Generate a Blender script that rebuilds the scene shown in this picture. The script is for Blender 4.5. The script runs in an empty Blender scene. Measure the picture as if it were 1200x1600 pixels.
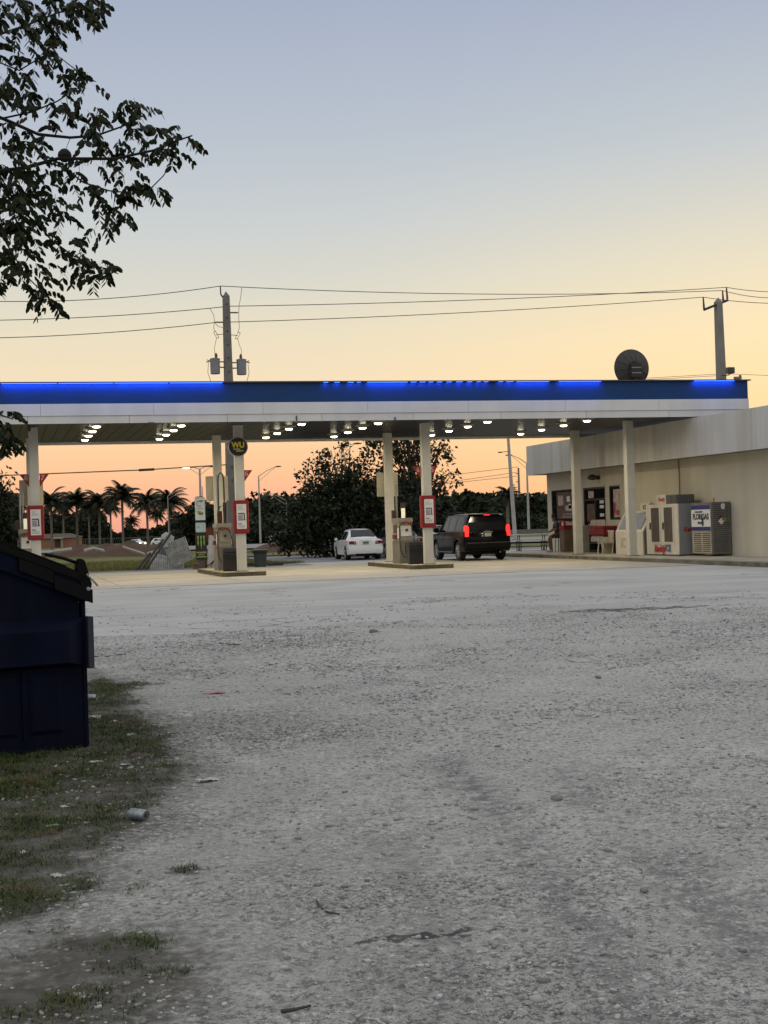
import bpy, bmesh, math, random
import numpy as np
from mathutils import Vector, Matrix
random.seed(7); rng = np.random.default_rng(7)
S = bpy.context.scene; C = S.collection
R = math.radians

# ------------------------------------------------------------------ camera, sky, exposure
CAM_H = 1.6; FPX = 2220.0; YAW = R(15.1); ROLL = R(1.77); PITCH = math.atan(19.5*math.cos(ROLL)/FPX)
cd = bpy.data.cameras.new('camera'); cam = bpy.data.objects.new('camera', cd); C.objects.link(cam)
cd.sensor_fit = 'HORIZONTAL'; cd.sensor_width = 36; cd.lens = 36*FPX/1200; cd.clip_end = 4000; cd.clip_start = .1
F_ = Vector((math.sin(YAW)*math.cos(PITCH), math.cos(YAW)*math.cos(PITCH), math.sin(PITCH)))
R0 = Vector((math.cos(YAW), -math.sin(YAW), 0))
U0 = Vector((-math.sin(YAW)*math.sin(PITCH), -math.cos(YAW)*math.sin(PITCH), math.cos(PITCH)))
RV = R0*math.cos(ROLL)-U0*math.sin(ROLL); UV = R0*math.sin(ROLL)+U0*math.cos(ROLL)
cam.matrix_world = Matrix(((RV.x, UV.x, -F_.x, 0), (RV.y, UV.y, -F_.y, 0), (RV.z, UV.z, -F_.z, CAM_H), (0, 0, 0, 1)))
S.camera = cam
S.view_settings.view_transform = 'Standard'; S.view_settings.look = 'None'
S.view_settings.exposure = 0.0; S.view_settings.gamma = 1.0

def lin(c):
    return tuple(((v/255)/12.92 if v/255 <= .04045 else ((v/255+.055)/1.055)**2.4) for v in c)

W = bpy.data.worlds.new('World'); S.world = W; W.use_nodes = True
nt = W.node_tree; nt.nodes.clear(); N = nt.nodes.new; L = nt.links.new
tc = N('ShaderNodeTexCoord'); nz = N('ShaderNodeVectorMath'); nz.operation = 'NORMALIZE'; L(tc.outputs['Generated'], nz.inputs[0])
sp = N('ShaderNodeSeparateXYZ'); L(nz.outputs[0], sp.inputs[0])
def ramp(stops):
    r = N('ShaderNodeValToRGB'); e = r.color_ramp.elements
    while len(e) > 1: e.remove(e[-1])
    e[0].position = stops[0][0]; e[0].color = (*lin(stops[0][1]), 1)
    for p, c in stops[1:]:
        k = e.new(p); k.color = (*lin(c), 1)
    L(sp.outputs['Z'], r.inputs[0]); return r
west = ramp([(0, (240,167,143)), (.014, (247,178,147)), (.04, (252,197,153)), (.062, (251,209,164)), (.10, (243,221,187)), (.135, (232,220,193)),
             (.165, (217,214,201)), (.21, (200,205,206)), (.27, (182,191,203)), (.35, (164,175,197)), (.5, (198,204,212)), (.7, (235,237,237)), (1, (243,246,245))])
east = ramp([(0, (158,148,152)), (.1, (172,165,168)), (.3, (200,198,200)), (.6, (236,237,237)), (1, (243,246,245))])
sunset = ramp([(0, (250,195,128)), (.06, (253,217,160)), (.12, (249,226,181)), (.17, (232,222,193)), (.25, (194,202,204)), (.35, (164,175,197)), (.5, (198,204,212)), (.7, (235,237,237)), (1, (243,246,245))])
def azmix(az, lo, hi):
    d = N('ShaderNodeVectorMath'); d.operation = 'DOT_PRODUCT'; L(nz.outputs[0], d.inputs[0]); d.inputs[1].default_value = (math.sin(az), math.cos(az), 0)
    m = N('ShaderNodeMapRange'); m.interpolation_type = 'SMOOTHSTEP'; L(d.outputs['Value'], m.inputs[0]); m.inputs[1].default_value = lo; m.inputs[2].default_value = hi
    return m
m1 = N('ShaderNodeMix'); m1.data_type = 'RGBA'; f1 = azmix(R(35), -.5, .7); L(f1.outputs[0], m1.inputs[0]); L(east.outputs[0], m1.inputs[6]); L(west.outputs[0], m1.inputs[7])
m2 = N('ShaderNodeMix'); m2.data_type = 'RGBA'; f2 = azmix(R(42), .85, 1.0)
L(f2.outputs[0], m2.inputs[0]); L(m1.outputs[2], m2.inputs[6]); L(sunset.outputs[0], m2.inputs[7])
sky = N('ShaderNodeTexSky'); sky.sky_type = 'NISHITA'; sky.sun_disc = False; sky.sun_elevation = R(0.5); sky.sun_rotation = R(42)
ad = N('ShaderNodeMix'); ad.data_type = 'RGBA'; ad.blend_type = 'ADD'; ad.inputs[0].default_value = .02
L(m2.outputs[2], ad.inputs[6]); L(sky.outputs[0], ad.inputs[7])
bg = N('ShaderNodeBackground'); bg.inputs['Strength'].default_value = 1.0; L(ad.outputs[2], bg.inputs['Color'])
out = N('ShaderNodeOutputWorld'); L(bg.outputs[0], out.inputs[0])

# the last glow of the sun, already under the horizon: very soft and weak
sd = bpy.data.lights.new('sun', 'SUN'); sd.energy = .08; sd.angle = R(40); sd.color = (1, .75, .5)
so = bpy.data.objects.new('sun', sd); C.objects.link(so)
so.rotation_euler = Vector((math.sin(R(42)), math.cos(R(42)), .12)).to_track_quat('Z', 'Y').to_euler()

# ------------------------------------------------------------------ helpers
def view(px, py, Z):
    """a real point Z metres deep, where a feature of the photograph was measured"""
    d = F_ + RV*((px-600)/FPX) + UV*((800-py)/FPX)
    return Vector((0, 0, CAM_H)) + d*Z
def gnd(px, py, z=0):
    d = F_ + RV*((px-600)/FPX) + UV*((800-py)/FPX); t = (z-CAM_H)/d.z
    return Vector((d.x*t, d.y*t, z))

MATS = {}
def M(name, col, rough=.6, metal=0., var=.18, scale=3., bump=0., bscale=40., streak=0., dirt=None, emis=None, estr=0., island=0., spec=.5, coat=0., alpha=None, trans=0.):
    if name in MATS: return MATS[name]
    m = bpy.data.materials.new(name); m.use_nodes = True; t = m.node_tree; t.nodes.clear(); n = t.nodes.new; l = t.links.new
    o = n('ShaderNodeOutputMaterial'); b = n('ShaderNodeBsdfPrincipled'); l(b.outputs[0], o.inputs[0])
    b.inputs['Roughness'].default_value = rough; b.inputs['Metallic'].default_value = metal
    b.inputs['Specular IOR Level'].default_value = spec; b.inputs['Coat Weight'].default_value = coat
    b.inputs['Transmission Weight'].default_value = trans
    tcn = n('ShaderNodeTexCoord')
    ns = n('ShaderNodeTexNoise'); ns.inputs['Scale'].default_value = scale; ns.inputs['Detail'].default_value = 6; l(tcn.outputs['Object'], ns.inputs['Vector'])
    mp = n('ShaderNodeMapRange'); l(ns.outputs['Fac'], mp.inputs[0]); mp.inputs[1].default_value = .3; mp.inputs[2].default_value = .7
    mp.inputs[3].default_value = 1-var; mp.inputs[4].default_value = 1+var*.6
    mul = n('ShaderNodeVectorMath'); mul.operation = 'SCALE'; mul.inputs[0].default_value = col[:3]; l(mp.outputs[0], mul.inputs['Scale'])
    last = mul.outputs[0]
    if streak:
        mpv = n('ShaderNodeMapping'); mpv.inputs['Scale'].default_value = (.8, .8, .05); l(tcn.outputs['Object'], mpv.inputs[0])
        n2 = n('ShaderNodeTexNoise'); n2.inputs['Scale'].default_value = 2.2; n2.inputs['Detail'].default_value = 5; l(mpv.outputs[0], n2.inputs['Vector'])
        r2 = n('ShaderNodeMapRange'); l(n2.outputs['Fac'], r2.inputs[0]); r2.inputs[1].default_value = .42; r2.inputs[2].default_value = .68; r2.inputs[3].default_value = 0; r2.inputs[4].default_value = streak
        mx = n('ShaderNodeMix'); mx.data_type = 'RGBA'; l(r2.outputs[0], mx.inputs[0]); l(last, mx.inputs[6]); mx.inputs[7].default_value = (*(dirt or (.12, .10, .08)), 1)
        last = mx.outputs[2]
    if island:
        gi = n('ShaderNodeNewGeometry'); mr = n('ShaderNodeMapRange'); l(gi.outputs['Random Per Island'], mr.inputs[0]); mr.inputs[3].default_value = 1-island; mr.inputs[4].default_value = 1+island
        m3 = n('ShaderNodeVectorMath'); m3.operation = 'SCALE'; l(last, m3.inputs[0]); l(mr.outputs[0], m3.inputs['Scale']); last = m3.outputs[0]
    l(last, b.inputs['Base Color'])
    if bump:
        n4 = n('ShaderNodeTexNoise'); n4.inputs['Scale'].default_value = bscale; n4.inputs['Detail'].default_value = 4; l(tcn.outputs['Object'], n4.inputs['Vector'])
        bp = n('ShaderNodeBump'); bp.inputs['Strength'].default_value = bump; bp.inputs['Distance'].default_value = .02; l(n4.outputs['Fac'], bp.inputs['Height']); l(bp.outputs[0], b.inputs['Normal'])
    if emis:
        b.inputs['Emission Color'].default_value = (*emis, 1); b.inputs['Emission Strength'].default_value = estr
    MATS[name] = m; return m

def tag(o, label=None, cat=None, group=None, kind=None):
    if label: o['label'] = label
    if cat: o['category'] = cat
    if group: o['group'] = group
    if kind: o['kind'] = kind
    return o
def empty(name, loc, label, cat, group=None, rz=0):
    o = bpy.data.objects.new(name, None); o.empty_display_size = .2; C.objects.link(o); o.location = loc; o.rotation_euler = (0, 0, rz)
    return tag(o, label, cat, group)
def kids(o): return [c for c in bpy.data.objects if c.parent == o]
def copy_tree(o, parent=None):
    ch = kids(o); c = o.copy(); C.objects.link(c); c.parent = parent
    for k in ch: copy_tree(k, c)
    return c

class MB:
    def __init__(s): s.v = []; s.f = []
    def add(s, vs, fs):
        b = len(s.v); s.v += [tuple(v) for v in vs]; s.f += [tuple(i+b for i in f) for f in fs]; return s
    def box(s, x0, x1, y0, y1, z0, z1, m=None):
        vs = [Vector((x, y, z)) for x in (x0, x1) for y in (y0, y1) for z in (z0, z1)]
        if m: vs = [m @ v for v in vs]
        return s.add(vs, [(0,1,3,2), (4,6,7,5), (0,4,5,1), (2,3,7,6), (0,2,6,4), (1,5,7,3)])
    def prism(s, poly, h0, h1, axis='y'):
        """poly in the other two axes, extruded along axis"""
        def P(a, b, h): return {'y': (a, h, b), 'x': (h, a, b), 'z': (a, b, h)}[axis]
        n = len(poly); vs = [P(a, b, h0) for a, b in poly]+[P(a, b, h1) for a, b in poly]
        return s.add(vs, [tuple(range(n-1, -1, -1)), tuple(range(n, 2*n))]+[(i, (i+1) % n, n+(i+1) % n, n+i) for i in range(n)])
    def tube(s, pts, rad, n=8, cap=True):
        pts = [Vector(p) for p in pts]; k = len(pts)
        if not hasattr(rad, '__len__'): rad = [rad]*k
        rings = []; up = None
        for i, p in enumerate(pts):
            d = (pts[min(i+1, k-1)]-pts[max(i-1, 0)]).normalized()
            if up is None: up = Vector((0, 0, 1)) if abs(d.z) < .9 else Vector((1, 0, 0))
            a = d.cross(up)
            if a.length < 1e-4: a = d.orthogonal()
            a.normalize(); b = a.cross(d).normalized(); up = b
            rings.append([p+a*(rad[i]*math.cos(2*math.pi*j/n))+b*(rad[i]*math.sin(2*math.pi*j/n)) for j in range(n)])
        vs = [v for r in rings for v in r]
        fs = [(i*n+j, i*n+(j+1) % n, (i+1)*n+(j+1) % n, (i+1)*n+j) for i in range(k-1) for j in range(n)]
        if cap: fs += [tuple(range(n-1, -1, -1)), tuple(range((k-1)*n, k*n))]
        return s.add(vs, fs)
    def lathe(s, prof, n=20, c=(0, 0, 0), axis='z'):
        k = len(prof); vs = []
        for r, h in prof:
            for j in range(n):
                a = 2*math.pi*j/n; u, w = r*math.cos(a), r*math.sin(a)
                p = {'z': (u, w, h), 'x': (h, u, w), 'y': (u, h, w)}[axis]
                vs.append((p[0]+c[0], p[1]+c[1], p[2]+c[2]))
        fs = [(i*n+j, i*n+(j+1) % n, (i+1)*n+(j+1) % n, (i+1)*n+j) for i in range(k-1) for j in range(n)]
        fs += [tuple(range(n-1, -1, -1)), tuple(range((k-1)*n, k*n))]
        return s.add(vs, fs)
    def mesh(s, name, mat, smooth=False, bev=0):
        me = bpy.data.meshes.new(name); me.from_pydata(s.v, [], s.f); me.update()
        bm = bmesh.new(); bm.from_mesh(me); bmesh.ops.recalc_face_normals(bm, faces=bm.faces[:])
        if bev: bmesh.ops.bevel(bm, geom=bm.edges[:], offset=bev, segments=2, affect='EDGES', clamp_overlap=True)
        bm.to_mesh(me); bm.free()
        if mat: me.materials.append(mat)
        if smooth:
            for p in me.polygons: p.use_smooth = True
            me.set_sharp_from_angle(angle=R(40))
        return me
    def build(s, name, mat, parent=None, smooth=False, bev=0, loc=None):
        o = bpy.data.objects.new(name, s.mesh(name, mat, smooth, bev)); C.objects.link(o); o.parent = parent
        if loc: o.location = loc
        return o
def multi(name, parts, parent=None, bev=0):
    v = []; f = []; mi = []
    for k, (mb, mat) in enumerate(parts):
        b = len(v); v += mb.v; f += [tuple(i+b for i in q) for q in mb.f]; mi += [k]*len(mb.f)
    me = bpy.data.meshes.new(name); me.from_pydata(v, [], f); me.update()
    for mb, mat in parts: me.materials.append(mat)
    me.polygons.foreach_set('material_index', mi)
    bm = bmesh.new(); bm.from_mesh(me); bmesh.ops.recalc_face_normals(bm, faces=bm.faces[:]); bm.to_mesh(me); bm.free()
    o = bpy.data.objects.new(name, me); C.objects.link(o); o.parent = parent; return o
def np_obj(name, verts, faces, mat, parent=None, smooth=False):
    """verts (N,3), faces (F,k) int array, all with k corners"""
    me = bpy.data.meshes.new(name); verts = np.asarray(verts, np.float32); faces = np.asarray(faces, np.int32); k = faces.shape[1]
    me.vertices.add(len(verts)); me.vertices.foreach_set('co', verts.ravel())
    me.loops.add(faces.size); me.loops.foreach_set('vertex_index', faces.ravel())
    me.polygons.add(len(faces)); me.polygons.foreach_set('loop_start', np.arange(0, faces.size, k, dtype=np.int32)); me.polygons.foreach_set('loop_total', np.full(len(faces), k, np.int32))
    if smooth: me.polygons.foreach_set('use_smooth', np.ones(len(faces), bool))
    me.update(calc_edges=True); me.validate()
    if mat: me.materials.append(mat)
    o = bpy.data.objects.new(name, me); C.objects.link(o); o.parent = parent; return o
def text(name, body, size, mat, loc, facing='front', parent=None, ext=.002, bold=0., sx=1., shear=0.):
    """facing front: reads for someone looking along +Y; left: someone looking along +X. loc is the centre"""
    cu = bpy.data.curves.new(name, 'FONT'); cu.body = body; cu.size = size; cu.extrude = ext; cu.offset = bold; cu.shear = shear
    cu.align_x = 'CENTER'; cu.align_y = 'CENTER'; cu.resolution_u = 3
    t = bpy.data.objects.new(name, cu); C.objects.link(t); bpy.context.view_layer.update()
    me = bpy.data.meshes.new_from_object(t.evaluated_get(bpy.context.evaluated_depsgraph_get())); bpy.data.objects.remove(t)
    me.name = name; me.materials.clear(); me.materials.append(mat)
    o = bpy.data.objects.new(name, me); C.objects.link(o); o.parent = parent; o.location = loc
    o.rotation_euler = (R(90), 0, R(-90) if facing == 'left' else 0); o.scale = (sx, 1, 1); return o

# value noise in numpy
def vnoise(x, y, s, seed=0):
    x = np.asarray(x)/s; y = np.asarray(y)/s; xi = np.floor(x).astype(np.int64); yi = np.floor(y).astype(np.int64)
    def h(a, b):
        n = (a*374761393+b*668265263+seed*1274126177) & 0xffffffff; n = ((n ^ (n >> 13))*1274126177) & 0xffffffff
        return ((n ^ (n >> 16)) & 0xffff)/65535.
    u = x-xi; v = y-yi; u = u*u*(3-2*u); v = v*v*(3-2*v)
    return (h(xi, yi)*(1-u)+h(xi+1, yi)*u)*(1-v)+(h(xi, yi+1)*(1-u)+h(xi+1, yi+1)*u)*v
def terr(x, y):
    t = np.clip((np.asarray(y, float)-125)/190, 0, 1); return -1.4*t*t*(3-2*t)

# patches of weeds beside the container, in metres on the lot
GR = [(gnd(px, py), r, w) for px, py, r, w in [(40,1230,.55,1.1),(-60,1240,.8,1.2),(120,1210,.45,1),(190,1185,.35,.8),(240,1160,.35,.7),(60,1290,.5,1.1),(-60,1320,.6,1.1),(130,1275,.4,.85),(200,1240,.3,.7),
      (20,1350,.5,1),(110,1345,.35,.85),(175,1330,.25,.6),(60,1400,.3,.75),(120,1420,.25,.6),(-80,1400,.5,.9),(180,1075,.7,.85),(150,1100,.6,.9),(200,1125,.4,.6),(170,1060,.7,.6),(210,1150,.4,.7),(270,1172,.35,.6),(280,1280,.25,.55),(250,1270,.2,.5),
      (288,1357,.14,.8),(230,1470,.2,.75),(180,1475,.2,.6),(110,1480,.25,.65),(30,1480,.25,.6),(170,1510,.2,.7),(190,1560,.25,.6),(270,1520,.16,.6),(120,1560,.3,.7),(60,1585,.3,.6),(150,1600,.3,.6),(330,1200,.2,.4),(360,1215,.15,.4),(100,1450,.4,.4),(60,1180,.8,.9),(-100,1200,1.2,1.2),(140,1240,.5,.9),(80,1330,.5,.9),(150,1300,.35,.75),(230,1230,.4,.55),(300,1180,.35,.5),(60,1440,.35,.6),(200,1380,.25,.45),(230,1100,.5,.5)]]
POLY1 = [gnd(*p) for p in [(135,1040),(205,1062),(240,1105),(300,1160),(350,1200),(300,1250),(300,1292),(205,1322),(185,1372),(125,1428),(0,1462),(-260,1470),(-420,1180),(60,1120)]]
POLY2 = [gnd(*p) for p in [(0,1478),(110,1448),(262,1450),(300,1490),(285,1560),(230,1610),(-200,1700),(-330,1490)]]
def sdist(x, y, poly):
    """positive inside, in metres"""
    x = np.asarray(x, float); y = np.asarray(y, float); d = np.full(x.shape, 1e9); ins = np.zeros(x.shape, bool); n_ = len(poly)
    for i in range(n_):
        a, b = poly[i], poly[(i+1) % n_]; ex, ey = b.x-a.x, b.y-a.y; t = np.clip(((x-a.x)*ex+(y-a.y)*ey)/(ex*ex+ey*ey), 0, 1)
        d = np.minimum(d, np.hypot(x-a.x-t*ex, y-a.y-t*ey)); c = ((a.y > y) != (b.y > y)) & (x < ex*(y-a.y)/(ey if abs(ey) > 1e-9 else 1e-9)+a.x); ins ^= c
    return np.where(ins, d, -d)
def weed_zone(x, y):
    s1 = np.clip((sdist(x, y, POLY1)+.28)/.62, 0, 1); s2 = .62*np.clip((sdist(x, y, POLY2)+.12)/.3, 0, 1)
    g = np.maximum(s1, s2)
    for p, r, w in GR: g = np.maximum(g, .75*w*np.exp(-((x-p.x)**2+(y-p.y)**2)/(r*r*.6)))
    return np.maximum(g, np.clip((-1.2-np.asarray(x))/1.5, 0, 1)*np.clip((40-np.asarray(y))/10, 0, 1))
def grass_mask(x, y):
    g = np.clip(weed_zone(x, y), 0, 1)*.84; g = np.where(sdist(x, y, POLY2) > -.15, g*.62, g)
    for p, r, w in GR: g = np.maximum(g, w*np.exp(-((x-p.x)**2+(y-p.y)**2)/(r*r*.9)))
    return np.clip(g*1.55-.7*vnoise(x, y, .5, 3)-.5*vnoise(x, y, .17, 6)-.35*vnoise(x, y, .06, 4)-.05, 0, 1)
RUTS = [[gnd(*p) for p in q] for q in ([(690,1180),(760,1250),(820,1320),(905,1430),(985,1560),(1040,1680)], [(900,1200),(985,1290),(1080,1385),(1180,1475),(1330,1600)], [(600,1300),(650,1400),(690,1500),(720,1640)])]
def pdist(x, y, pl):
    x = np.asarray(x, float); y = np.asarray(y, float); d = np.full(x.shape, 1e9)
    for a, b in zip(pl, pl[1:]):
        ex, ey = b.x-a.x, b.y-a.y; t = np.clip(((x-a.x)*ex+(y-a.y)*ey)/(ex*ex+ey*ey), 0, 1); d = np.minimum(d, np.hypot(x-a.x-t*ex, y-a.y-t*ey))
    return d
def rut_mask(x, y):
    r = np.zeros(np.asarray(x).shape)
    for k, pl in enumerate(RUTS):
        w_ = (.16, .24, .12)[k]; d = pdist(x, y, pl)+.12*(vnoise(x, y, .35, 40+k)-.5); r = np.maximum(r, np.exp(-(d/w_)**2)*(1, 1, .6)[k])
    return r*np.clip(vnoise(x, y, .6, 50)*1.6, .25, 1)
def rough_zone(x, y): return np.clip((vnoise(x, y, 1.9, 31)*.65+vnoise(x, y, .6, 32)*.35-.36)*3.2, 0, 1)
def lot_z(x, y):
    d = np.clip((32-np.asarray(y, float))/10, 0, 1)
    z = .030*(vnoise(x, y, 2.2, 11)-.5)+.020*(vnoise(x, y, .7, 12)-.5)+.013*(vnoise(x, y, .22, 13)-.5)+(.4+.8*rough_zone(x, y))*(.026*(vnoise(x, y, .10, 14)-.5)+.022*(vnoise(x, y, .055, 15)-.5))
    pav = np.clip((np.asarray(y)-21.5+1.5*(vnoise(x, y, 2.5, 5)-.5))/1.0, 0, 1)
    rut = -.016*rut_mask(x, y)*(.6+.8*vnoise(x, y, .07, 61))
    return (z*(1-.8*pav)+rut*(1-pav))*d + .012*grass_mask(x, y)

# ------------------------------------------------------------------ ground
def lot_material():
    m = bpy.data.materials.new('lot_surface'); m.use_nodes = True; t = m.node_tree; n = t.nodes.new; l = t.links.new; b = t.nodes['Principled BSDF']
    g = n('ShaderNodeNewGeometry'); P = g.outputs['Position']; s = n('ShaderNodeSeparateXYZ'); l(P, s.inputs[0])
    def noise(sc, det=5, vec=P, rough=.55):
        k = n('ShaderNodeTexNoise'); k.inputs['Scale'].default_value = sc; k.inputs['Detail'].default_value = det; k.inputs['Roughness'].default_value = rough; l(vec, k.inputs['Vector']); return k.outputs['Fac']
    def rng_(src, a, c, lo, hi, smooth=False):
        k = n('ShaderNodeMapRange'); l(src, k.inputs[0]); k.inputs[1].default_value = a; k.inputs[2].default_value = c; k.inputs[3].default_value = lo; k.inputs[4].default_value = hi
        if smooth: k.interpolation_type = 'SMOOTHSTEP'
        return k.outputs[0]
    def mix(f, a, c):
        k = n('ShaderNodeMix'); k.data_type = 'RGBA'
        for i, v in ((0, f), (6, a), (7, c)):
            if isinstance(v, (tuple, float)): k.inputs[i].default_value = v if isinstance(v, float) else (*v, 1)
            else: l(v, k.inputs[i])
        return k.outputs[2]
    def math_(op, a, c):
        k = n('ShaderNodeMath'); k.operation = op
        for i, v in ((0, a), (1, c)):
            if isinstance(v, (int, float)): k.inputs[i].default_value = v
            else: l(v, k.inputs[i])
        return k.outputs[0]
    # crushed limestone: pale dust, grey patches, grains of mixed size
    lime = mix(rng_(noise(.55, 9, rough=.62), .36, .66, 0, 1), (.345, .338, .328), (.555, .545, .528))
    lime = mix(rng_(noise(2.6, 9, rough=.75), .44, .64, 0, .6), lime, (.21, .21, .208))
    lime = mix(rng_(noise(21, 6, rough=.85), .49, .56, 0, 1.), lime, (.09, .09, .089))  # strong dark and bright grains also paint in the shading of fine relief
    lime = mix(rng_(noise(34, 5, rough=.85), .53, .60, 0, .95), lime, (.68, .67, .65))
    lime = mix(rng_(noise(75, 3, rough=.7), .56, .68, 0, .75), lime, (.09, .09, .09))
    vo = n('ShaderNodeTexVoronoi'); vo.inputs['Scale'].default_value = 60; l(P, vo.inputs['Vector'])
    spk = n('ShaderNodeSeparateColor'); l(vo.outputs['Color'], spk.inputs[0])
    lime = mix(math_('MULTIPLY', rng_(spk.outputs[0], .86, .95, 0, .6), rng_(vo.outputs['Distance'], .25, .5, 1, 0)), lime, (.50, .49, .48))
    lime = mix(math_('MULTIPLY', rng_(spk.outputs[1], .86, .95, 0, .8), rng_(vo.outputs['Distance'], .25, .5, 1, 0)), lime, (.09, .088, .088))
    # darker damp gravel with plant debris around the verge
    deb = math_('MULTIPLY', rng_(math_('SUBTRACT', s.outputs['X'], math_('MULTIPLY', s.outputs['Y'], .13)), -1.2, 1.7, 1, 0), rng_(s.outputs['Y'], 13, 20, 1, 0))
    deb = math_('MULTIPLY', deb, rng_(noise(1.7, 8, rough=.7), .38, .62, 0, .75)); lime = mix(deb, lime, (.115, .105, .092))
    # tyre ruts, and loose zones against packed pale dust
    def attr(nm_):
        k = n('ShaderNodeAttribute'); k.attribute_name = nm_; return k.outputs['Fac']
    pack = math_('MULTIPLY', math_('SUBTRACT', 1.0, attr('rough')), .34); dust = mix(rng_(noise(5, 7, rough=.7), .3, .7, 0, 1), (.415, .408, .396), (.575, .563, .545)); lime = mix(pack, lime, dust)
    lime = mix(math_('MULTIPLY', attr('ruts'), rng_(noise(9, 8, rough=.85), .46, .54, .1, 1.)), lime, (.18, .178, .175))
    # old asphalt, bleached and cracked
    asp = mix(rng_(noise(.35, 7), .35, .65, 0, 1), (.38, .375, .37), (.50, .493, .48))
    asp = mix(rng_(noise(60, 3), .3, .7, 0, .4), asp, (.16, .165, .17))
    mpg = n('ShaderNodeMapping'); mpg.inputs['Scale'].default_value = (.12, 1.1, 1); l(P, mpg.inputs[0])
    asp = mix(rng_(noise(1.0, 6, mpg.outputs[0]), .50, .72, 0, .7), asp, (.52, .515, .50))
    asp = mix(rng_(noise(.8, 5, mpg.outputs[0]), .62, .70, 0, .45), asp, (.12, .12, .125))
    wv = n('ShaderNodeVectorMath'); wv.operation = 'ADD'; nc = n('ShaderNodeTexNoise'); nc.inputs['Scale'].default_value = 1.3; nc.inputs['Detail'].default_value = 5; l(P, nc.inputs['Vector'])
    sc_ = n('ShaderNodeVectorMath'); sc_.operation = 'SCALE'; sc_.inputs['Scale'].default_value = 1.6; l(nc.outputs['Color'], sc_.inputs[0]); l(P, wv.inputs[0]); l(sc_.outputs[0], wv.inputs[1])
    vc = n('ShaderNodeTexVoronoi'); vc.feature = 'DISTANCE_TO_EDGE'; vc.inputs['Scale'].default_value = .16; l(wv.outputs[0], vc.inputs['Vector'])
    crack = rng_(vc.outputs['Distance'], .001, .009, .9, 0)
    crack = math_('MULTIPLY', crack, rng_(noise(.5, 3), .45, .55, 0, 1))
    asp = mix(crack, asp, (.05, .05, .05))
    edge = math_('ADD', s.outputs['Y'], rng_(noise(.5, 8), .3, .7, -1.6, 1.6))
    pm = rng_(edge, 22.2, 22.9, 0, 1, True)
    # gravel dust carried over the asphalt edge to the right
    drift = math_('MULTIPLY', rng_(s.outputs['X'], 3, 9, 0, 1), rng_(edge, 22, 33, 1, 0))
    drift = math_('MULTIPLY', drift, rng_(noise(1.4, 8), .36, .6, 0, 1))
    pm = math_('MULTIPLY', pm, math_('SUBTRACT', 1.0, drift))
    col = mix(pm, lime, asp)
    at = n('ShaderNodeAttribute'); at.attribute_name = 'weeds'
    soil = mix(rng_(noise(9, 6), .35, .65, 0, 1), (.030, .028, .018), (.105, .095, .080))
    gm = rng_(math_('ADD', at.outputs['Fac'], rng_(noise(18, 4), .3, .7, -.2, .2)), .14, .6, 0, .9)
    col = mix(gm, col, soil)
    # oil and tar stains with shapes of their own
    for (sx, sy, rx, ry) in [(gnd(640,1460).x, gnd(640,1460).y, .22, .05), (gnd(700,1455).x, gnd(700,1455).y, .18, .07), (10.6, 22.6, 1.5, .40), (9.9, 22.9, .6, .3)]:
        dx = math_('DIVIDE', math_('SUBTRACT', s.outputs['X'], sx), rx); dy = math_('DIVIDE', math_('SUBTRACT', s.outputs['Y'], sy), ry)
        d2 = math_('ADD', math_('MULTIPLY', dx, dx), math_('MULTIPLY', dy, dy)); d2 = math_('ADD', d2, rng_(noise(14 if rx < .4 else 4, 8, rough=.7), .32, .68, -1.8, 1.8))
        col = mix(rng_(d2, .4, .9, .85, 0), col, (.05, .05, .053))
    l(col, b.inputs['Base Color']); b.inputs['Roughness'].default_value = .88; b.inputs['Specular IOR Level'].default_value = .35
    h = math_('ADD', math_('MULTIPLY', noise(22, 8, rough=.75), .026), math_('MULTIPLY', noise(95, 3), .006))
    h = math_('ADD', h, math_('MULTIPLY', rng_(vo.outputs['Distance'], 0, .6, 1, 0), .003))
    h = math_('MULTIPLY', h, rng_(pm, 0, 1, 1, .25))
    bp = n('ShaderNodeBump'); bp.inputs['Strength'].default_value = .9; bp.inputs['Distance'].default_value = 1.0; l(h, bp.inputs['Height']); l(bp.outputs[0], b.inputs['Normal'])
    return m
def grid(name, xs, ys, zf, mat):
    X, Y = np.meshgrid(xs, ys); Z = zf(X, Y); nx = len(xs); ny = len(ys)
    i = (np.arange(ny-1)[:, None]*nx+np.arange(nx-1)[None, :]).ravel()
    return np_obj(name, np.stack([X.ravel(), Y.ravel(), Z.ravel()], 1), np.stack([i, i+1, i+nx+1, i+nx], 1), mat, smooth=True)
xs = np.concatenate([np.arange(-60, -6, 3.), np.arange(-6, -1.5, .15), np.arange(-1.5, 7, .026), np.arange(7, 21, .06), [21.6]])
ys = [-25., -15, -8, -3, 0, 1.5, 2.5, 3.2]; y = 3.5
while y < 32: ys.append(y); y += max(.018, .0042*y)
ys += list(np.arange(32, 62.2, 1.)); ys = np.array(ys)
lot = grid('parking_lot', xs, ys, lot_z, lot_material()); tag(lot, kind='structure')
at = lot.data.attributes.new('weeds', 'FLOAT', 'POINT'); X, Y = np.meshgrid(xs, ys); at.data.foreach_set('value', np.clip(np.maximum(grass_mask(X, Y)*.6+weed_zone(X, Y)*.55, .72*np.clip((sdist(X, Y, POLY2)+.30)/.5, 0, 1)*(.55+.6*vnoise(X, Y, .3, 71))), 0, 1).ravel().astype(np.float32))

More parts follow.
